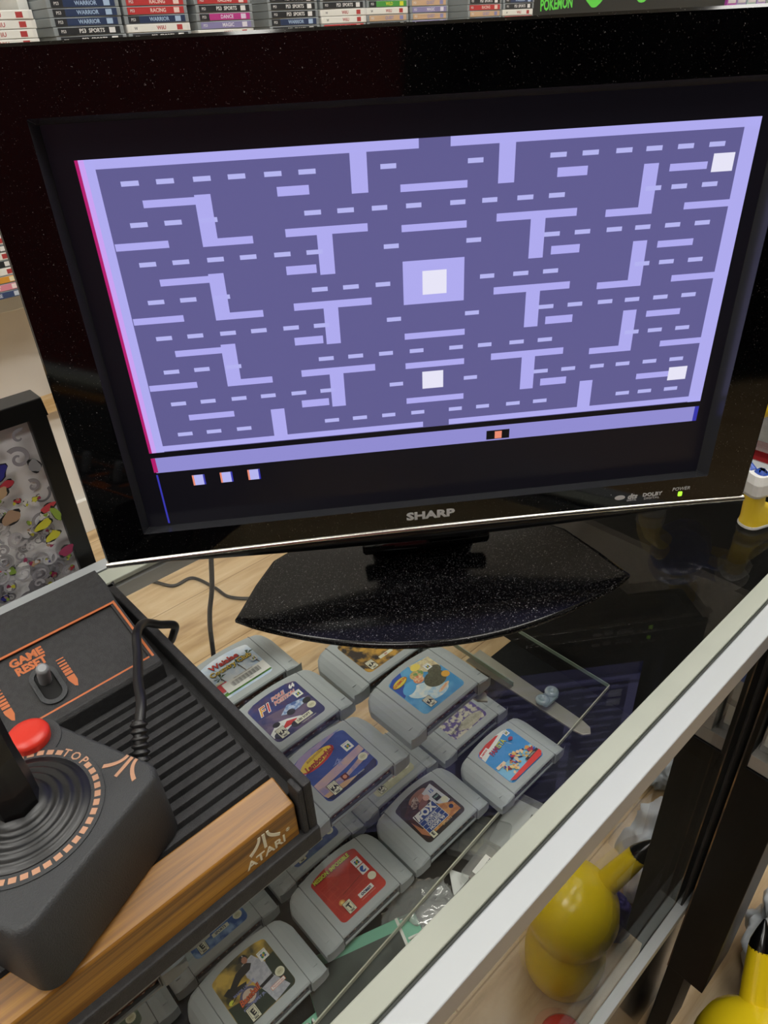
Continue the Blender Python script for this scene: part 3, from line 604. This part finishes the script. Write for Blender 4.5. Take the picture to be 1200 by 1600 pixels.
carts = [ # right bottom corner (t, n), z of underside, label maker, description
 ((198,27),Lz,L_nam,'grey game cartridge with a red and blue cartoon baseball label'),
 ((197,-59),Lz,L_scuff,'grey cartridge with a scuffed purple and beige label beneath the blue one'),
 ((98.5,-12),Tz,L_c5,'grey cartridge with a bright blue label blotched dark brown and yellow oval title'),
 ((96.5,-91),Tz,lambda: L_plain('2a2018','c89a3c',('KA','64')),'grey cartridge with a black and gold label, mostly under the television stand'),
 ((78,11),Lz,L_fox,'grey cartridge with a dark college basketball label and blue title block'),
 ((77,-67),Lz,lambda: L_plain('b8b894','c8c8a4',('KA','EA')),'grey cartridge with a cream label strip showing, behind the basketball one'),
 ((-28.5,-3),Tz,L_lam,'grey cartridge with a blue and pink sports car label and yellow oval title'),
 ((-23,-86),Tz,L_f1,'grey cartridge with a racing car label and red slanted title'),
 ((-29,-167),Tz,L_golf,'grey cartridge with a golf label and white barcode sticker'),
 ((-41,11),Lz,L_mi,'grey cartridge with a plain red label and yellow spy title'),
 ((-40,-66),Lz,lambda: L_plain('3f5488','56699a',('E','64')),'grey cartridge with a slim blue label strip, behind the red-labelled one'),
 ((-151,0),Tz,lambda: L_plain('3a3a3a','55504a',('E','64')),'grey cartridge mostly under the console front, its brown contact slot facing out'),
 ((-162,-60),Lz,L13,'grey cartridge with a blue and white label strip, behind the batter one'),
 ((-163,20),Lz,L_bb,'grey cartridge with a baseball batter label, nearest the bottom edge'),
 ((-270,8),Tz,lambda: L_plain('2a2a2c','c8b890',('E','64')),'grey cartridge at lower left below the woodgrain, its contact slot facing out'),
 ((-281,-50),Lz,lambda: L_plain('5a6a5a','a8b8a0',('E','64')),'grey cartridge at lower left, deeper one behind the bottom left corner'),
 ((-283,30),Lz,lambda: L_plain('3a6a4a','a8b8a0',('E','64')),'grey cartridge in the bottom left corner, left of the batter one'),
]
for i, ((ct, cn), cz, lf, desc) in enumerate(carts):
    e = thing('game_cartridge', desc, 'game cartridge', CT(ct-58, cn, cz), A36+random.uniform(-.004,.012), 'grey game cartridges on the glass shelf')
    for p in (pb, ps, pl_):
        c = p if i == 0 else p.copy()
        if i: COL.objects.link(c)
        c.parent = e
    lf().build('label', e)

# ------------------------------------------------------------ packages lying on the case deck
DK = -419.5
M_bagp = glass('thin_plastic_film', (.86,.88,.87), .14, .16, .30, (.85,.86,.85))  # diffuse white mixed in to stand for highlights on the film
M_teal = mat('teal_card', '86c4a8', .5); M_charc = mat('charcoal_card', '3a403d', .45, col2='565c58', scale=25)
def pack(name, label, cat, t, n, rz): return thing(name, label, cat, CT(t,n,DK), A36+rz)
e = pack('boxed_game', 'flat dark box with teal border lying under the shelf beside the batter cartridge', 'box', -128, 45, -.35)
b = MB(); b.box(-62,62,-48,48,0,18,M_teal); b.build('box', e, 1)
b = MB(); b.box(-62,40,-40,36,18,18.4,M_charc); b.box(40,43,-48,48,18,18.5,M_white); b.build('cover_print', e)
b = MB(); b.text('MATCH', 50, 0, 15, M_white, rot=-PI/2, z=18.4, bold=.4); b.build('cover_lettering', e)
e = pack('boxed_game', 'green edged box below the batter cartridge, lettering upside down', 'box', -215, 60, -.1)
b = MB(); b.box(-45,45,-60,40,0,16,M_teal); b.build('box', e, 1)
b = MB(); b.box(-36,36,-50,30,16,16.4,mat('dark_print','3b403c',.5,col2='5a605a',scale=60)); b.build('cover_print', e)
b = MB(); b.text('MATCH', 0, 33, 12, M_white, rot=PI, z=16.4, bold=.4); b.build('cover_lettering', e)
def crumple(name, label, cat, t, n, z, sx, sy, sz, m, seed, amp=.35, freq=.03, rz=0):
    bm = bmesh.new(); bmesh.ops.create_icosphere(bm, subdivisions=5, radius=1)
    for v in bm.verts:
        p = v.co*2.2+Vector((seed,seed*.7,0)); q = Vector((p.x*.83+p.y*.41+.37, p.y*.9-p.z*.5+.71, p.z*.87+p.x*.3+.13)); wv = noise.noise_vector(q*.9)*.9; nn = noise.noise(q*.8+wv)*amp*1.2 - abs(noise.noise(q*1.3+wv*1.7))*amp*1.3
        v.co *= (1-amp*.4+nn); v.co.x *= sx*.001; v.co.y *= sy*.001; v.co.z *= sz*.001
        if v.co.z < -sz*.0007: v.co.z = -sz*.0007
    me = bpy.data.meshes.new(name); bm.to_mesh(me); bm.free(); me.materials.append(m)
    for p in me.polygons: p.use_smooth = True
    o = bpy.data.objects.new(name, me); COL.objects.link(o); o.location = CT(t,n,z+sz*.7); o.rotation_euler = (0,0,A36+rz); tag(o, label, cat); return o
crumple('plastic_bag', 'small crinkled clear bag between the red and basketball cartridges, under the shelf', 'bag', -45, 22, DK+1, 48, 34, 13, M_bagp, 3.1, .26)
e = pack('controller_pack', 'pale grey plastic accessory in a clear pack with a brown slot window, by the rail', 'accessory', 105, 36, .25)
b = MB(); b.box(-34,34,-24,24,0,10,mat('pale_grey_plastic','d8dad8',.45)); b.build('shell', e, 3)
b = MB(); b.box(-22,22,-18,-6,10,10.5,mat('brown_window','544a3c',.5)); b.build('slot_window', e)
b = MB(); b.box(-40,40,-28,28,0,15,M_clear); b.build('clear_pack', e, 2)
e = pack('blister_pack', 'clear blister pack with VIP3 lettering beside the basketball cartridge, under the shelf', 'package', 62, 12, .5)
b = MB(); b.prism(rrect(-26,26,-34,34,5), 0, 14, M_clear); b.build('blister', e, 1.5)
b = MB(); b.box(-18,18,-26,20,2,9,mat('olive_board','8d8a70',.6,col2='5b5a48',scale=70)); b.build('contents', e, 1)
b = MB(); b.text('VIP3', 0, 24, 15, ik, rot=-.9, z=14.1, bold=.3, ext=.05); b.build('lettering', e)
e = pack('barcoded_pack', 'clear pack with a white barcode sticker near the front rail, under the shelf', 'package', 38, 46, .1)
b = MB(); b.prism(rrect(-24,24,-26,22,5), 0, 16, M_clear); b.build('blister', e, 1.5)
b = MB(); b.box(-14,12,-10,12,16.2,16.5,M_white)
for k in range(12): b.box(-11+k*1.8,-10.4+k*1.8+.5*(k%3),-6,6,16.5,16.6,ik)
b.build('barcode_sticker', e)
b = MB(); b.box(-18,16,-20,14,2,9,mat('rusty_contents','7a5a50',.6,col2='9a9a92',scale=50)); b.build('contents', e, 1)
e = pack('white_highlight', 'white highlight patch added under the shelf between the red and basketball cartridges', 'highlight', 8, 26, .3)
b = MB(); b.prism([(-16,-4),(14,-12),(10,14)], 0, 1.2, mat('highlight_white','e6e8e4',.6)); b.build('highlight_patch', e, .5)  # white sheet stands in for a corner highlight on the clear bag

# ------------------------------------------------------------ power cord and a modelled cable reflection
def w2(t,n,z): return CT(t,n,z)*1000
b = MB(); b.tube(catmull([w2(-40,-150,2.5),w2(-52,-205,4.5),w2(-60,-234,2),w2(-66,-245,-60),w2(-74,-245,-105),w2(-83,-245,-136),w2(-88,-245,-174),w2(-92,-246,-260),w2(-80,-250,-450),w2(-60,-270,-640),w2(-20,-330,-694),w2(60,-500,-696)],8), 2.6, M_cable, 10)
tag(b.build('power_cord'), 'black power cord hanging down behind the case below the television', 'cable')
b = MB(); b.tube(catmull([w2(100,-1120,-696),w2(145,-1068,-696),w2(174,-1014,-696),w2(221,-1007,-696),w2(239,-937,-696),w2(247,-880,-696),w2(300,-830,-696),w2(420,-800,-696)],8), 4, M_cable, 8)  # dark tube draws in a thin, blurred cable reflection
tag(b.build('floor_cable_reflection'), 'cable reflection modelled as a dark curve on the wooden floor behind the case', 'cable')

# ------------------------------------------------------------ framed print behind the case
fr = thing('framed_print', 'black framed print with grey swirls and bright colour blots standing behind the case', 'picture', CT(-178,-236,FZ), A36)
PW, PH = 560, 850
M_frame = mat('black_frame', '141414', .4)
b = MB(); b.box(-PW,0,-4,18,0,14,M_frame); b.box(-PW,0,-4,18,PH-14,PH,M_frame); b.box(-14,0,-4,18,14,PH-14,M_frame); b.box(-PW,-PW+14,-4,18,14,PH-14,M_frame); b.build('frame', fr, 1)
MPi = Matrix(((1,0,0,0),(0,0,-1,1.8),(0,1,0,0),(0,0,0,1)))
b = MB(); b.box(-PW+13,-13,13,PH-13,-8,0,mat('print_paper','f6f4f6',.5),MPi); kz = [0]
rp = random.Random(11); greys = [C_('9f9ba2'),C_('b4b0b6'),C_('8d8a90'),C_('c4c0c6')]
def blob(x, y, a, c, m, rot=0, wob=.18):
    kz[0] += 1; n_ = 18; ph = rp.uniform(0,6)
    pts = []
    for i in range(n_):
        th = 2*PI*i/n_; k = 1+wob*math.sin(3*th+ph)+wob*.5*math.sin(5*th+ph*2); X = a*k*math.cos(th); Y = c*k*math.sin(th)
        pts.append((x+X*math.cos(rot)-Y*math.sin(rot), y+X*math.sin(rot)+Y*math.cos(rot)))
    b.flat(pts, .02+.006*kz[0], m, MPi)
def swirl(x, y, r, turns, w_, m, dirn=1, tail=0):
    kz[0] += 1; n_ = 40; L1, L2 = [], []; dk = C_('3a383c')
    for i in range(n_+1):
        f_ = i/n_; th = dirn*turns*2*PI*f_+tail; rr = r*(1-f_)+w_*.4; ww = w_*(1-.6*f_)
        L1.append((x+(rr+ww/2)*math.cos(th), y+(rr+ww/2)*math.sin(th))); L2.append((x+(rr-ww/2)*math.cos(th), y+(rr-ww/2)*math.sin(th)))
    z = .02+.006*kz[0]; b.add([(p[0],p[1],z) for p in L1]+[(p[0],p[1],z) for p in L2], [(i,i+1,n_+2+i,n_+1+i) for i in range(n_)], m, MPi)
    kz[0] += 1; z = .02+.006*kz[0]
    E2 = [((p[0]*.94+q[0]*.06),(p[1]*.94+q[1]*.06)) for p, q in zip(L1, L2)]
    b.add([(p[0],p[1],z) for p in L1]+[(p[0],p[1],z) for p in E2], [(i,i+1,n_+2+i,n_+1+i) for i in range(n_)], dk, MPi)
# swirls fill the sheet more thickly lower down
for k in range(70):
    y = rp.uniform(30,PH-260); swirl(rp.uniform(-PW+30,-30), y, rp.uniform(12,26), rp.uniform(.9,1.6), rp.uniform(6,10), rp.choice(greys), rp.choice((-1,1)), rp.uniform(0,6))
cols = ['d8d43c','c23a4a','8aa83a','3a3a98','b09078','e0dc50','a02c58','ece8e6','c9a884','9ab848','ece8e6','ece8e6']
for k in range(34):
    blob(rp.uniform(-150,-20), rp.uniform(PH-260,PH-108-rp.uniform(0,40)), rp.uniform(7,15), rp.uniform(5,11), rp.choice(greys), rp.uniform(0,3), .25)
for k in range(560):
    x = rp.uniform(-150,-17); y = rp.uniform(PH-250,PH-62+max(-14,(x+17)*.25)); near = y > PH-120
    if k % 2 == 0:
        if near and rp.random() < .35: continue
        swirl(x, y, rp.uniform(3,8), rp.uniform(.8,1.5), rp.uniform(1.6,3.2), rp.choice(greys), rp.choice((-1,1)), rp.uniform(0,6))
    elif rp.random() < .5 and k > 120:
        g_ = rp.uniform(1.6,4.2); r0_ = rp.uniform(0,3); q_ = rp.uniform(.5,.9); c = rp.choice(cols)
        blob(x, y, g_*1.1, g_*q_*1.14, ik, r0_); blob(x, y, g_, g_*q_, C_(c), r0_)
        for w_ in range(2): blob(x+rp.uniform(-3,3), y+rp.uniform(-3,3), g_*.5, g_*.4, C_(rp.choice(cols)), rp.uniform(0,3))
swirl(-30, PH-40, 7, 1.2, 4, greys[0], -1, 2.2); swirl(-24, PH-24, 5, .7, 3, greys[0], 1, 1)
for x, y, a, c, h in ((-50,PH-46,11,7,'3a3a98'),(-45,PH-57,7,3.4,'c23a4a'),(-52,PH-62,8,5,'c9a884'),(-46,PH-24,5,4,'8aa83a'),(-21,PH-50,4.6,6.4,'9a9a9e'),(-22,PH-88,7,3.4,'d04450'),(-30,PH-101,8,4,'d8d43c'),(-18,PH-96,3,8,'9ab848'),(-50,PH-84,8,6,'b09078'),(-26,PH-114,7,4,'d8d43c'),(-20,PH-132,7,5,'a02c58')):
    blob(x, y, a, c, ik, .3, .12); blob(x, y, a*.92, c*.88, C_(h), .3, .12)
b.build('printed_sheet', fr)

# ------------------------------------------------------------ wall shelving with stacked game cases
SN = -1300
shv = thing('wall_shelving', 'white wall shelving with tall uprights filled with stacked game cases', 'shelf', CT(0, SN-75, FZ), A36)
M_shw = mat('white_shelf_board', 'e4e5e0', .5)
def shb(name, t0, t1, z0, z1, d0=-75, d1=75): 
    b = MB(); b.box(t0, t1, -d1, -d0, z0-FZ, z1-FZ, M_shw); return b.build(name, shv, 1.5)
shb('shelf_board', -900, 280, -84, -38); shb('shelf_board', 298, 1348, 344, 366); shb('shelf_board', 1396, 3590, 344, 366); shb('upper_board', -900, 3600, 560, 582)
b = MB()
for x in (-560, -38): 
    b.box(x-9, x+9, 60, 74, 0, 1300, M_shw)
    for k in range(30): b.box(x-2,x+2,58.5,60.2,40+k*40,60+k*40,mat('slot_grey','9a9a98',.6))
b.build('slotted_standard', shv)
for x in (289, 755, 1372, 3600):
    b = MB(); b.box(x-9 if x!=1372 else x-24, x+9 if x!=1372 else x+24, -75, 75, 366-FZ if x==755 else 0, 1259, M_shw if x!=1372 else mat('grey_post','b8bab8',.5)); b.build('upright', shv)
for x in (-800,-300,200): 
    b = MB(); b.box(x-8,x+8,-60,70,590,631,M_shw); b.build('shelf_support', shv)
M_ps = mat('case_clear_grey', '8e9598', .25, spec=.6)
cc = {'ps':('26282c','e4e4e4'),'blu':('2b3a5c','a8c0dc'),'red':('b8383a','e8d0c8'),'wht':('e6e6e0','b04040'),'pnk':('b83a88','e0d0e8'),'grn':('4a9a48','d8d83c'),'tan':('c8a888','8a8ab8'),'or':('d89a3c','e8e0c0'),'rose':('d88a9a','f0e0e0'),'nav':('3a4a70','c8d0dc'),'vio':('8a84b0','e0dce8')}
titles = {'ps':'PS3  SPORTS','blu':'WARRIOR','red':'RACING','wht':'WiiU','pnk':'DANCE','grn':'WILD','tan':'QUEST','or':'PARTY','rose':'SWEET','nav':'GAME','vio':'MAGIC'}
case_mesh = {}
def gcase(kind, white=False):
    if (kind, white) in case_mesh: return case_mesh[(kind, white)]
    a, c = cc[kind]; sh_ = mat('case_white','dededa',.35) if white else M_ps
    b1 = MB(); b1.box(-68,68,-2,118,0,13.6,sh_)
    s1 = b1.build('shell', None, 1.2)
    b2 = MB(); b2.box(-60 if not white else -66,60,-2.5,-2,1.2,12.4,C_(a)); MT = Matrix(((1,0,0,0),(0,0,-1,-2.55),(0,1,0,0),(0,0,0,1)))
    b2.box(-60,-38,-2.7,-2.5,1.2,12.4,C_('2a2c30') if kind in('ps','blu','pnk','grn') and not white else C_(a))
    b2.box(38,50,-2.65,-2.5,2.5,11,C_(c)); b2.text(titles[kind], 4, 6.6, 9, C_(c), MT, bold=.2, z=.05); b2.text('PS3' if not white else 'W', -50, 6.6, 6.5, C_('d8d8d8') if not white else C_('40464c'), MT, z=.25, bold=.1)
    s2 = b2.build('spine_insert', None)
    case_mesh[(kind, white)] = [s1, s2, 0]; return case_mesh[(kind, white)]
names = {'ps':'black spined','blu':'dark blue spined','red':'red spined','wht':'white spined','pnk':'magenta spined','grn':'green spined','tan':'tan spined','or':'orange spined','rose':'pink spined','nav':'navy spined','vio':'violet spined'}
def put_case(kind, t, z, where, white=False, jit=None):
    s = gcase(kind, white); e = thing('game_case', '%s game case, %s' % (names[kind], where), 'game case', CT(t, SN+75, z), A36+random.uniform(-.02,.02), 'stacked game cases on the wall shelves')
    for q in s[:2]:
        c = q if s[2] == 0 else q.copy()
        if s[2]: COL.objects.link(c)
        c.parent = e
    s[2] = 1
ordn = ['lowest','second lowest','third lowest','fourth lowest','fifth lowest','sixth lowest']
stacks = [(370,'first stack over the television',['ps','ps','blu','blu','blu','ps']),
 (512,'second stack over the television',['ps','wht','blu','red','red','ps']),
 (664,'third stack, left of the white upright',['wht','vio','pnk','ps','red','or']),
 (840,'stack just right of the white upright',['ps','blu','ps','ps','ps','pnk']),
 (982,'second stack right of the white upright',['red','wht','wht','ps','ps','red']),
 (1122,'third stack right of the white upright',['ps','tan','wht','grn','grn','ps']),
 (1264,'stack beside the grey post',['vio','tan','vio','tan','vio','tan']),
 (1478,'stack right of the grey post',['blu','tan','red','ps','wht','tan']),
 (1620,'stack left of the drawn board',['red','wht','ps','blu','wht','red'])]
for t_, where, ks in stacks:
    for k, kd in enumerate(ks): put_case(kd, t_+random.uniform(-2,2), 366.3+k*13.9, '%s in the %s' % (ordn[k], where), kd == 'wht')
low = ['nav','rose','or','wht','ps','wht','ps','wht']+['wht','ps']*6+['wht']*13
for k, kd in enumerate(low):
    put_case(kd, 205+random.uniform(-2,2), -37.5+k*13.9, 'number %d up in the tall white column at the left edge' % (k+1), kd == 'wht')
for k, kd in enumerate(['nav','rose','or','wht','ps','wht','ps','wht']):
    put_case(kd, 58, -37.5+k*13.9, '%s up in the short stack at the left edge' % ['first','second','third','fourth','fifth','sixth','seventh','eighth'][k], kd == 'wht')
# drawn black board and pale boxes to its right
e = thing('display_board', 'black display board with green lettering and magenta and green line drawings', 'board', CT(2200, SN+70, 366.3), A36)
b = MB(); b.box(-520,640,-4,4,0,240,mat('black_board','1c1e1c',.6)); b.build('panel', e)
MB_ = Matrix(((1,0,0,0),(0,0,-1,-4.1),(0,1,0,0),(0,0,0,1))); G1 = C_('5fd84a'); G2 = C_('c84ab8'); G3 = C_('a8a89c')
b = MB(); b.text('POKEMON', -400, 36, 38, G1, MB_, bold=1.2, sx=.85, rot=.04)
for x, y, r, m in ((-210,60,45,G1),(-210,80,38,G3),(-160,110,22,G2),(-60,90,24,G2),(-60,90,17,C_('1c1e1c')),(60,80,60,G1),(60,80,52,G3),(140,90,24,G2),(230,95,60,G1),(232,95,54,G3),(320,90,26,G1)):
    kz[0] += 1; b.prism([(x+r*math.cos(q*PI/12)*(1+.12*math.sin(q*1.5)), y+r*.8*math.sin(q*PI/12)) for q in range(24)], 0, .1+.05*(kz[0]%60), m, MB_)
for k in range(10):
    x = -280+k*62; b.tube([(x+20*math.sin(q*.9+k), -4.8, 60+q*9) for q in range(10)], 3, G2 if k%2 else G1, 6)
b.build('drawing', e)
for k, (x, c1, nm) in enumerate(((2905,'b04ab0','magenta'),(2985,'9a90c0','lilac'),(3070,'a8c0c0','pale teal'),(3155,'b8a0d8','lavender'),(3240,'9aa8a0','grey green'),(3330,'c0b060','mustard'),(3420,'a89858','olive'))):
    b = MB(); b.box(-38,38,0,60,0,210,C_(c1)); b.box(-30,30,-1,0,20,150,C_('d0ccd0')); o = b.build('upright_box', None, 1); place(o, CT(x, SN+70, 366.3)); tag(o, nm+' box standing right of the drawn board on the wall shelf', 'box')

# ------------------------------------------------------------ black cabinet against the right end of the case front
cab = thing('black_cabinet', 'worn black cabinet with a grey panel butting against the case front', 'cabinet', CT(152, 217, FZ), A36)
M_cabb = mat('black_laminate', '0b0b0b', .42, bump=.15, bscale=200, col2='111010', scale=9, stretch=(1,1,.3), spec=.12)
M_cabg = mat('grey_panel', '8b8984', .45)
b = MB(); b.box(0,62,-41,0,175,532,M_cabb); b.box(2,60,-20,-.2,0,175,M_cabb); b.build('body', cab, .8)
b = MB(); b.box(0,62,-5,0,532,680,M_cabb); b.build('post', cab, .6)
b = MB(); b.box(2,10,-41,-5,532.5,548,M_cabg); b.box(2,62,-41,-18,548,676,M_cabg); b.box(2,62,-41,-5,676,680,M_cabg); b.build('grey_panel', cab, .5)
b = MB(); b.box(-.6,.0,-1.2,0,176,680,mat('worn_edge_tan','8a6a40',.7,col2='2a2420',scale=30,thr=(.35,.55),stretch=(1,1,.5))); b.build('worn_edge', cab)
b = MB(); b.box(56,61,-17.9,-5.1,533,676,M_felt); b.build('recess_back', cab)
b = MB(); b.box(10,56,-17.9,-5.1,533,547,M_cabg); b.build('recess_floor', cab)
for k, (z, c1) in enumerate(((547.2,'cfd2cc'),(577.4,'b8bcb8'),(607.6,'3f5ea0'))):
    b = MB(); b.box(12,50,-16,-7,0,30,M_clear if k < 2 else C_(c1)); b.box(16,46,-14.5,-8.5,3,27,C_(c1)); o = b.build('clear_box', None, .5)
    place(o, CT(152, 217, FZ+z)); tag(o, ['small clear box at the foot of the cabinet recess','clear box with pale card, middle of the cabinet recess','blue box near the top of the cabinet recess'][k], 'box')

# ------------------------------------------------------------ things on the floor outside
M_yel = mat('yellow_vinyl', 'e8cc1c', .22, spec=.6)
e = thing('yellow_bottle', 'rounded yellow plastic bottle with angled spout and black tip on the floor by the cabinet', 'bottle', CT(140, 320, FZ), A36)
b = MB(); b.lathe([(34,0),(44,3),(50,20),(52,50),(47,85),(43,100),(46,112),(53,130),(56,150),(53,175),(42,196),(24,208),(6,212)], M_yel, n=48); b.build('body', e)
b = MB(); d0, d1 = Vector((26,14,178)), Vector((66,36,236)); b.tube([d0+(d1-d0)*k/8 for k in range(9)], [17,16,15,14.5,14.5,14,13.5,13,12.5], M_yel, 24); b.build('spout', e)
b = MB(); dd_ = (d1-d0).normalized(); b.tube([d1-dd_*1, d1+dd_*6, d1+dd_*18, d1+dd_*30], [12.6,11.5,7,1.5], mat('gloss_black_tip','0b0b0c',.15), 20); b.build('tip', e)
b = MB(); b.lathe([(27,0),(30,3),(29,18),(22,30),(10,37),(1,39)], mat('red_gloss_plastic','c42a24',.2), n=40); o = b.build('red_lid'); o.location = CT(66,266,FZ); tag(o, 'glossy red plastic dome on the floor in front of the yellow bottle', 'lid')
crumple('purple_pouch', 'dark purple pouch on the floor behind the yellow bottle', 'pouch', 227, 300, FZ, 18, 28, 58, mat('purple_fabric','332a6e',.6), 5.0, .12)
M_bag = mat('grey_carrier_bag', 'b4bcc2', .35, col2='9ca5ab', scale=12, bump=1.0, bscale=35)
M_bag2 = mat('white_carrier_bag', 'ccd2d8', .35, col2='4a78c0', scale=9, thr=(.62,.66), bump=1.0, bscale=35)
crumple('carrier_bag', 'crumpled white carrier bag with blue print on the floor behind the cabinet', 'bag', 352, 302, FZ, 88, 58, 96, M_bag2, 1.3, .2)
crumple('carrier_bag', 'crumpled grey carrier bag on the floor, nearer of the two grey ones', 'bag', 372, 432, FZ, 62, 56, 50, M_bag, 7.7, .26)
crumple('carrier_bag', 'crumpled grey carrier bag on the floor, farther of the two grey ones', 'bag', 520, 385, FZ, 74, 56, 56, M_bag, 4.2, .26)

# ------------------------------------------------------------ toy boots behind the television, cards on a rack at right
e = thing('toy_figure', 'plastic toy with yellow boot and white cuff behind the right corner of the television', 'toy', CT(246, 158-30, 1.2), A36)
M_yp = mat('yellow_matte_plastic','e8c828',.4); M_wp = mat('white_plastic','d8d8d4',.4)
E2 = CT(246,128,1.2)
e.location = (.287, .028, .0016); e.rotation_euler = (0,0,.25)
b = MB(); b.prism(rrect(-16,30,-10,10,9,5),0,3,M_wp); b.build('sole', e, .8)
b = MB(); b.loft([[(x*.98,y*.95,3) for x,y in rrect(-16,30,-10,10,9,5)],[(x,y,7) for x,y in rrect(-15,28,-9.5,9.5,9,5)],[(x,y,13) for x,y in rrect(-16,16,-8.5,8.5,8,5)],[(x,y,22) for x,y in rrect(-17,0,-7.5,7.5,7,5)],[(x,y,34) for x,y in rrect(-19,-3,-8,8,7,5)]], M_yp); b.build('boot', e)
b = MB(); b.loft([[(x,y,z) for x,y in rrect(-20-k,-1+k,-9-k,9+k,5,2)] for z,k in ((33,0),(37,2.5),(46,1.5),(52,-1.5))], M_wp, smooth=False); b.build('cuff', e)
b = MB(); b.loft([[(x,y,z) for x,y in rrect(-16-k,-3+k,-7-k,7+k,4,3)] for z,k in ((51,-1),(53,-2),(55,-4))], mat('blue_plastic','2c50b0',.3)); b.build('leg', e)
M_bp = mat('blue_plastic', '2c50b0', .3)
TI = Matrix.Rotation(-.25,4,'Z') @ Matrix.Translation((-287,-28,-1.6))
b = MB(); b.lathe([(2,-30),(14,-27),(24,-18),(29,-4),(29,8),(24,20),(14,27),(2,30)], M_bp, TI @ Matrix.Translation((262,88,66)) @ Matrix.Scale(.75,4,(0,1,0)), 28); b.build('body', e)
b = MB(); b.tube([(274,32,50),(271,45,54),(268,62,60),(266,72,64)], [5,6,8,10], M_bp, 14, TI); b.build('leg', e)
b = MB(); b.tube([(240,82,52),(228,84,42),(222,84,26),(221,82,14)], [9,9,10,12], M_yp, 14, TI); b.tube([(221,82,14),(221,82,3)], [12.5,13], M_wp, 14, TI); b.build('leg', e)
b = MB(); b.tube([(262,88,90),(267,89,102),(273,90,112),(279,90,122)], [8,8,9,12], M_yp, 14, TI); b.tube([(279,90,122),(282,90,128)], [13,13], M_wp, 14, TI); b.build('arm', e)
b = MB(); b.tube([(287,86,74),(298,85,78),(308,84,82)], [8,8,9], M_yp, 14, TI); b.build('arm', e)
rk = thing('card_rack', 'dark display rack standing beyond the right end of the case', 'rack', CT(575, 20, FZ), A36)
b = MB(); b.box(-60,40,-120,240,0,530,M_cabb); b.box(40,300,-210,560,0,1050,M_cabb); b.build('body', rk, 1)
M_redc = mat('red_card', 'b4262c', .45, col2='a02026', scale=20)
for k,(nn,z,lbl) in enumerate(((22,-169.9,'red card in a clear hanging pack right of the television, lower'),(22,-103.8,'red backed pack with a creased clear front above the lower red card'))):
    e = thing('carded_pack', lbl, 'package', CT(556, nn-12*k, z), A36)
    b = MB(); b.box(0,2,-62,62,0,66,M_redc); b.build('backing_card', e)
    b = MB(); b.box(-1.2,0,-44,40,22,60,mat('pale_paper','c8c4c0',.5,col2='a8a4a4',scale=40)); b.text('SMALL', 0, 0, 1, ik, Matrix.Translation((0,0,-500))) if False else None
    b.build('paper_insert', e)
    b = MB(); b.box(-9,-1.5,-50,46,12,62,M_clear); b.build('clear_front', e, 1)
    if k == 0:
        MR = Matrix(((0,0,-1,-1.3),(-1,0,0,0),(0,1,0,0),(0,0,0,1))); b = MB(); b.text('READ ME', 10, 42, 9, C_('b84040'), MR, rot=PI/2, ext=.05); b.build('lettering', e)

# ------------------------------------------------------------ behind the photographer: added maroon panel, then dark shelving, seen only as reflections
pt = thing('maroon_reflection_panel', 'unseen maroon panel added behind the viewer to tint the television bezel reflection', 'reflection panel', (-.45, -1.9, FZ*.001), 0)
b = MB(); b.box(-700,700,-15,15,40,1900,mat('maroon_paint','6a1620',.5)); b.build('panel', pt, 3)  # unseen panel added so the photographer's maroon shows in the bezel
b = MB(); b.box(-690,-600,-180,180,0,40,M_cabb); b.box(600,690,-180,180,0,40,M_cabb); b.build('feet', pt, 2)
bk = thing('dark_shelving', 'dark open shelving holding rows of cases behind the viewer', 'shelf', (.95, -1.9, FZ*.001), 0)
b = MB(); b.box(-600,600,-200,-180,0,1900,M_cabb)
for z in (0,380,760,1140,1520,1880): b.box(-600,600,-180,160,z,z+20,M_cabb)
for x in (-600,-10,580): b.box(x,x+20,-180,160,0,1900,M_cabb)
b.build('carcass', bk, 1)
